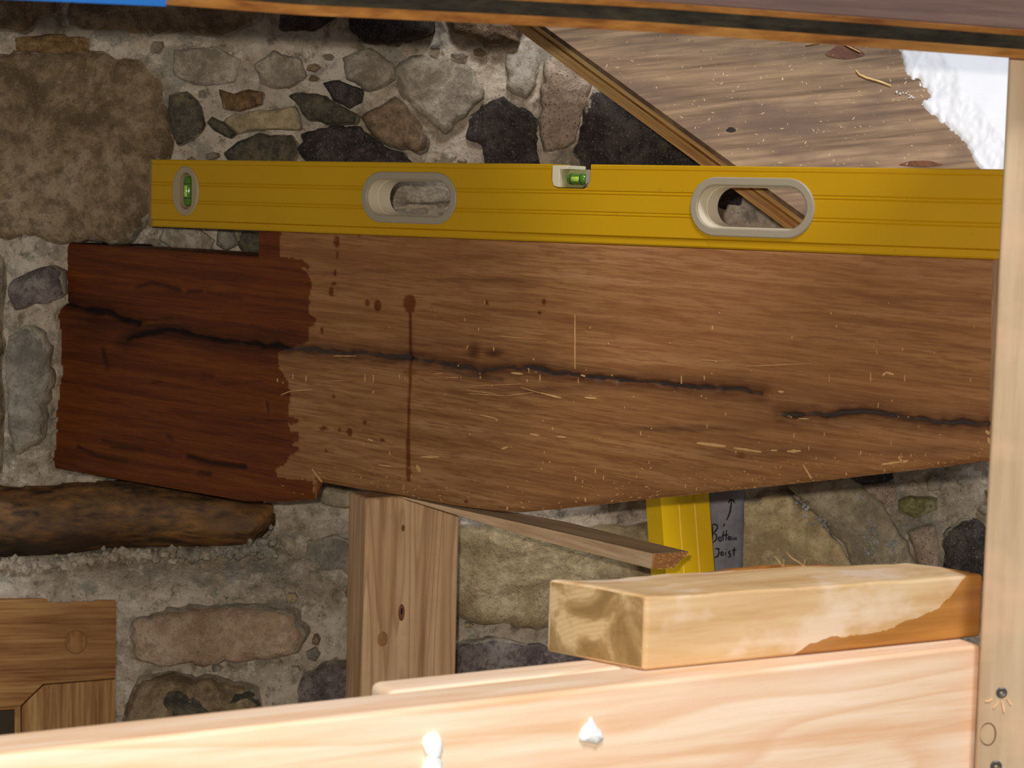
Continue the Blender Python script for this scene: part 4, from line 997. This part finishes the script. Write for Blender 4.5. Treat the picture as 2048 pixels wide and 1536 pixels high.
# darker sawn end of the block
ex = W1.normalized(); en = Vector((ex.y, -ex.x, 0)); en = en if en.dot(EYE-A1) > 0 else -en
e_s = [secs[0][0], secs[0][1], secs[0][2], secs[0][3], secs[0][4]]
cc = sum(e_s, Vector())/5
se = NT('sawn_end_grain', .75, .25); vv = se.mapping((1, 1, 1)); na = se.noise(vv, 28, 5, .6, .4); nb_ = se.noise(vv, 300, 3, .6)
wv = se.n('ShaderNodeTexWave', wave_type='RINGS', rings_direction='X'); wv.inputs['Scale'].default_value = 110; wv.inputs['Distortion'].default_value = 1.2; wv.inputs['Detail'].default_value = 1
mp = se.n('ShaderNodeMapping'); mp.inputs['Location'].default_value = (0, -.01, .05); se.l(se.tc.outputs['Object'], mp.inputs[0]); se.l(mp.outputs[0], wv.inputs['Vector'])
cl = se.ramp(na, [(.42, srgb(132, 104, 62)), (.5, srgb(156, 126, 82)), (.58, srgb(196, 168, 124))])
cl = se.mix(se.ramp(wv.outputs['Fac'], [(.3, G(.15)), (.7, G(0))]), cl, srgb(150, 116, 70))
M_eg = se.out(cl, se.bump(nb_, .3, .001))
V, Fc = prism([cc+(p-cc)*.93 for p in e_s], en, -.001, .0005)
eg = mesh('end_grain', V, Fc, M_eg, Mbk, blkt, bev=.0004); eg['label'] = 'damp mottled end grain'
# loose hairs and bark strip on the block's back edge
V, Fc = [], []
hb = []
def on_top(px, py): return at_z(px, py, zp+.0405)
for pts in [[(1549, 1112), (1556, 1120), (1566, 1134)], [(1568, 1118), (1566, 1134)], [(1573, 1105), (1584, 1116), (1600, 1126), (1612, 1136)], [(1610, 1120), (1606, 1134)]]:
    hb.append(strip(pts, 1.2, lambda x, y: on(x, y, A1+W1*.9, Vector((0, 1, 0))), Vector((0, -1, 0)), 0, .0004))
V, Fc = join(hb); mesh('splinter', V, Fc, M_chip, Mbk, blkt)
secs = []
for k in range(21):
    f_ = .30+.58*k/20; p = A1.lerp(B1, f_)+W1*(1-.25*f_); e = math.sin(math.pi*k/20)
    zz = zp+.036+.0022*math.sin(math.pi*min(1, max(0, (f_-.25)/.75)))
    p = Vector((p.x, p.y, zz)); hgt_ = .0008+.005*e*(1+.4*float(fbm(np.array(k*.7), np.array(0.), 2, 2)))
    q = W1.normalized(); secs.append([p+q*.0005, p+q*.0005+Z*hgt_, p+q*.006+Z*(hgt_*.9), p+q*.006-Z*.01])
V, Fc = loft(secs); bk_ = mesh('bark_edge', V, Fc, M_orange, Mbk, blkt, smooth=False); bk_['label'] = 'orange rough waney edge'

# ------------------------------------------------------------------ middle post, lath, second level, tape
PM = at_y(732, 996, 1.60); Mm = yawframe(PM, 28)
secs = []
for z in np.linspace(-PM.z, 0, 30): secs.append([(0, 0, z), (.0885, 0, z), (.0885, .038, z), (0, .038, z)])
V, Fc = loft(secs)
mpst = thing('fir_post', 'short knotty fir post standing under the oak beam left of centre', 'post', Mm)
mesh('post_body', V, Fc, M_post, Mm, mpst, local=True, bev=.003)
fm = Vector((math.sin(math.radians(28)), -math.cos(math.radians(28)), 0))
def onm(px, py): return on(px, py, PM, fm)
um = Vector((math.cos(math.radians(28)), math.sin(math.radians(28)), 0))
for cx_, cy_, a, b, col in [(803, 1225, .0030, .0075, srgb(156, 96, 70)), (765, 1278, .005, .0065, srgb(190, 140, 90)), (806, 1056, .0016, .003, srgb(140, 102, 66))]:
    c = onm(cx_, cy_)
    loops_ = [[c+fm*h+um*math.cos(t)*a*r+Z*math.sin(t)*b*r for t in np.linspace(0, 2*math.pi, 21)[:-1]] for r, h in ((1, -.0005), (.97, .0002), (.6, .0004), (.2, .0002))]
    V, Fc = loft(loops_); mesh('knot', V, Fc, wood('post_knot', col, tuple(x*.75 for x in col[:3])+(1,), tuple(x*.5 for x in col[:3])+(1,), 'Z', 200, .3), Mm, mpst, smooth=True)
c = onm(803, 1222); loops_ = [[c+fm*h+um*math.cos(t)*.0009*r+Z*math.sin(t)*.0034*r for t in np.linspace(0, 2*math.pi, 13)[:-1]] for r, h in ((1, .0003), (.6, .0006))]
V, Fc = loft(loops_); mesh('knot_hole', V, Fc, M_black, Mm, mpst)

# lath wedge
def lp(px, py, y): return at_y(px, py, y)
L0 = [lp(806, 997, 1.575), lp(806, 994, 1.575), lp(870, 996, 1.60), lp(870, 999, 1.60)]
L1 = [lp(1302, 1138, 1.50), lp(1306, 1107, 1.50), lp(1378, 1103, 1.545), lp(1346, 1136, 1.535)]
Lm = [lp(1060, 1076, 1.54), lp(1060, 1050, 1.54), lp(1130, 1043, 1.585), lp(1130, 1068, 1.585)]
secs = [[L0[j].lerp(Lm[j], t) for j in range(4)] for t in np.linspace(0, 1, 10)]+[[Lm[j].lerp(L1[j], t) for j in range(4)] for t in np.linspace(0, 1, 10)[1:]]
V, Fc = loft(secs)
ld = (L1[0]-L0[0]).normalized(); Mq = Matrix.Translation(L0[0]) @ ld.to_track_quat('X', 'Z').to_matrix().to_4x4()
lath = thing('broken_lath', 'thin broken lath slanting down from the beam toward the upright yellow level', 'lath', Mq)
mesh('lath_body', V, Fc, M_lath, Mq, lath, bev=.001)
cc = sum(L1, Vector())/4
V = []; Fc = []
for k in range(90):
    a, b = rnd.random(), rnd.random(); p = (L1[0].lerp(L1[3], a)).lerp(L1[1].lerp(L1[2], a), b); L = rnd.uniform(.001, .0045); q = Vector((rnd.uniform(-.2, .2), 0, rnd.uniform(-.3, .3)))
    dr = (ld+q).normalized(); s_ = ld.cross(Z).normalized()*.0006; i0 = len(V)
    V += [p-s_, p+s_, p+Z*.0008, p+dr*L]; Fc += [(i0, i0+1, i0+3), (i0+1, i0+2, i0+3), (i0+2, i0, i0+3), (i0, i0+1, i0+2)]
V2, F2 = prism([cc+(p-cc)*.94 for p in L1], ld, -.0005, .0006)
eb = mesh('broken_end', V2, F2, simple('torn_end_wood', srgb(214, 146, 88), .85, .2), Mq, lath); eb['label'] = 'orange tan broken end'
o = mesh('broken_fibres', V, Fc, M_veneer, Mq, lath); o['kind'] = 'stuff'; o['label'] = 'torn orange fibres of the broken end'

# upright level behind
T0 = at_y(1322, 1010, 1.712); T1 = at_y(1331, 1135, 1.70)
ax = (T0-T1).normalized(); yv = math.radians(30); sx_ = Vector((math.cos(yv), math.sin(yv), 0)); sx_ = (sx_-ax*sx_.dot(ax)).normalized(); sy = ax.cross(sx_)
Bz = T0-ax*((T0.z-.004)/ax.z); Lt = (at_y(1322, 770, 1.72)-T0).length+(T0-Bz).length
MV = Matrix.Translation(Bz) @ Matrix(((sx_.x, sy.x, ax.x), (sx_.y, sy.y, ax.y), (sx_.z, sy.z, ax.z))).to_4x4()
up_lv = thing('spirit_level', 'second yellow spirit level standing upright below the beam beside the grey tape', 'spirit level', MV)
wv_ = .054
pts = [(0, 0)]
for fr in (.36, .68):
    c = wv_*fr; pts += [(c-.0012, 0), (c-.0004, .0007), (c+.0004, 0), (c+.0010, -.0003), (c+.0016, 0)]
pts += [(wv_-.001, 0), (wv_, .001), (wv_, .024), (0, .024), (0, .002)]
V = [(a, b, z) for z in (0, Lt) for a, b in pts]; n = len(pts)
Fc = [(k, (k+1) % n, (k+1) % n+n, k+n) for k in range(n)]+[tuple(range(n)), tuple(range(n, 2*n))]
mesh('level_body', V, Fc, M_yel_lit, MV, up_lv, local=True)
V, Fc = loft([[(-.0008, -.0006, z), (wv_+.0005, -.0006, z), (wv_+.0005, .0246, z), (-.0008, .0246, z)] for z in (-.003, .004)]); mesh('end_cap', V, Fc, M_endcap, MV, up_lv, local=True)
V, Fc = loft([[(-.0008, -.0006, z), (wv_+.0005, -.0006, z), (wv_+.0005, .0246, z), (-.0008, .0246, z)] for z in (Lt-.004, Lt+.003)]); mesh('end_cap', V, Fc, M_endcap, MV, up_lv, local=True)

# duct tape with handwriting
TY = 1.764
def ont(px, py): return at_y(px, py, TY)
secs = []
rgt = [(900, 1486), (985, 1487), (1040, 1488), (1090, 1486), (1140, 1484), (1250, 1482)]
for y in np.linspace(915, 1240, 34):
    xr = interp(rgt, y); sec = []
    for f_ in np.linspace(0, 1, 9):
        x = 1414+(xr-1414)*f_; p = ont(x, y); p.y += .0022*math.sin(f_*5+y*.02)*f_*f_; sec.append(p)
    sec2 = [q+Vector((0, .0005, 0)) for q in reversed(sec)]; secs.append(sec+sec2)
V, Fc = loft(secs); Mt = Matrix.Translation(ont(1450, 1060))
tape = thing('duct_tape_strip', 'grey duct tape strip with black handwriting beside the upright yellow level', 'tape', Mt)
mesh('tape_body', V, Fc, M_tape, Mt, tape, smooth=True)
def arc(cx_, cy_, a, b, n=9): return [(cx_+a*math.cos(t), cy_+b*math.sin(t)) for t in np.linspace(0, 2*math.pi, n)]
STK = [
 [(1424, 1086), (1425, 1068), (1425, 1052)], [(1423, 1051), (1428, 1048), (1434, 1050), (1435, 1056), (1431, 1062), (1427, 1066)], [(1427, 1066), (1432, 1069), (1434, 1075), (1431, 1081), (1426, 1085)],
 arc(1440, 1078, 2.8, 4), [(1447, 1062), (1446, 1070), (1446, 1082)], [(1453, 1059), (1452, 1070), (1452, 1081)], [(1443, 1072), (1450, 1070), (1457, 1069)], arc(1458.5, 1076, 2.3, 3.2),
 [(1463, 1081), (1463.5, 1074), (1466.5, 1080), (1468, 1074), (1470, 1080)], [(1470, 1080), (1472, 1074), (1473, 1081)],
 [(1430, 1098), (1435, 1097), (1440, 1098)], [(1437, 1098), (1438, 1106), (1435, 1113), (1429, 1115)], arc(1444, 1107, 2.6, 3.6), [(1451, 1104), (1451, 1111)], [(1452, 1098), (1452.5, 1099.5)],
 [(1461, 1102), (1457.5, 1103), (1457.5, 1106), (1461, 1109), (1460.5, 1113), (1456.5, 1114.5)], [(1469, 1095), (1468, 1104), (1468, 1113)], [(1464, 1101), (1468, 1100.5), (1473, 1100)],
 [(1446, 1053), (1448, 1050), (1449, 1047)], [(1453, 1040), (1457, 1031), (1460, 1023), (1461.5, 1012), (1463, 1001)], [(1456.5, 1006), (1459, 1001), (1463, 999), (1467, 1001), (1469, 1006)]]
def ontf(px, py):
    p = ont(px, py); f_ = (px-1414)/(interp(rgt, py)-1414); p.y += .0022*math.sin(f_*5+py*.02)*f_*f_; return p
V, Fc = join([strip(s_, 3.2, ontf, Vector((0, -1, 0)), .0001, .0002) for s_ in STK])
ink = mesh('handwriting', V, Fc, M_black, Mt, tape); ink['label'] = 'black handwritten words with an arrow pointing up'
# pale lichen on the slab
sp = []
for cx_, cy_, sx2, sy2, n_ in [(1620, 1005, 22, 16, 60), (1672, 1020, 26, 28, 90), (1690, 990, 18, 14, 40), (1735, 1075, 16, 30, 40), (1780, 1085, 14, 14, 18), (1640, 1040, 10, 10, 20)]:
    for k in range(n_):
        x = rnd.gauss(cx_, sx2*.6); y = rnd.gauss(cy_, sy2*.6); p = at_y(x, y, D)
        sp.append((Vector((p.x, D-.016-wall_h(at_y(1705, 1080, D).x, at_y(1705, 1080, D).z)+.0015, p.z)), rnd.uniform(.0007, .0022)))
pebbles('lichen_flecks', sp, ST['white'], wall)
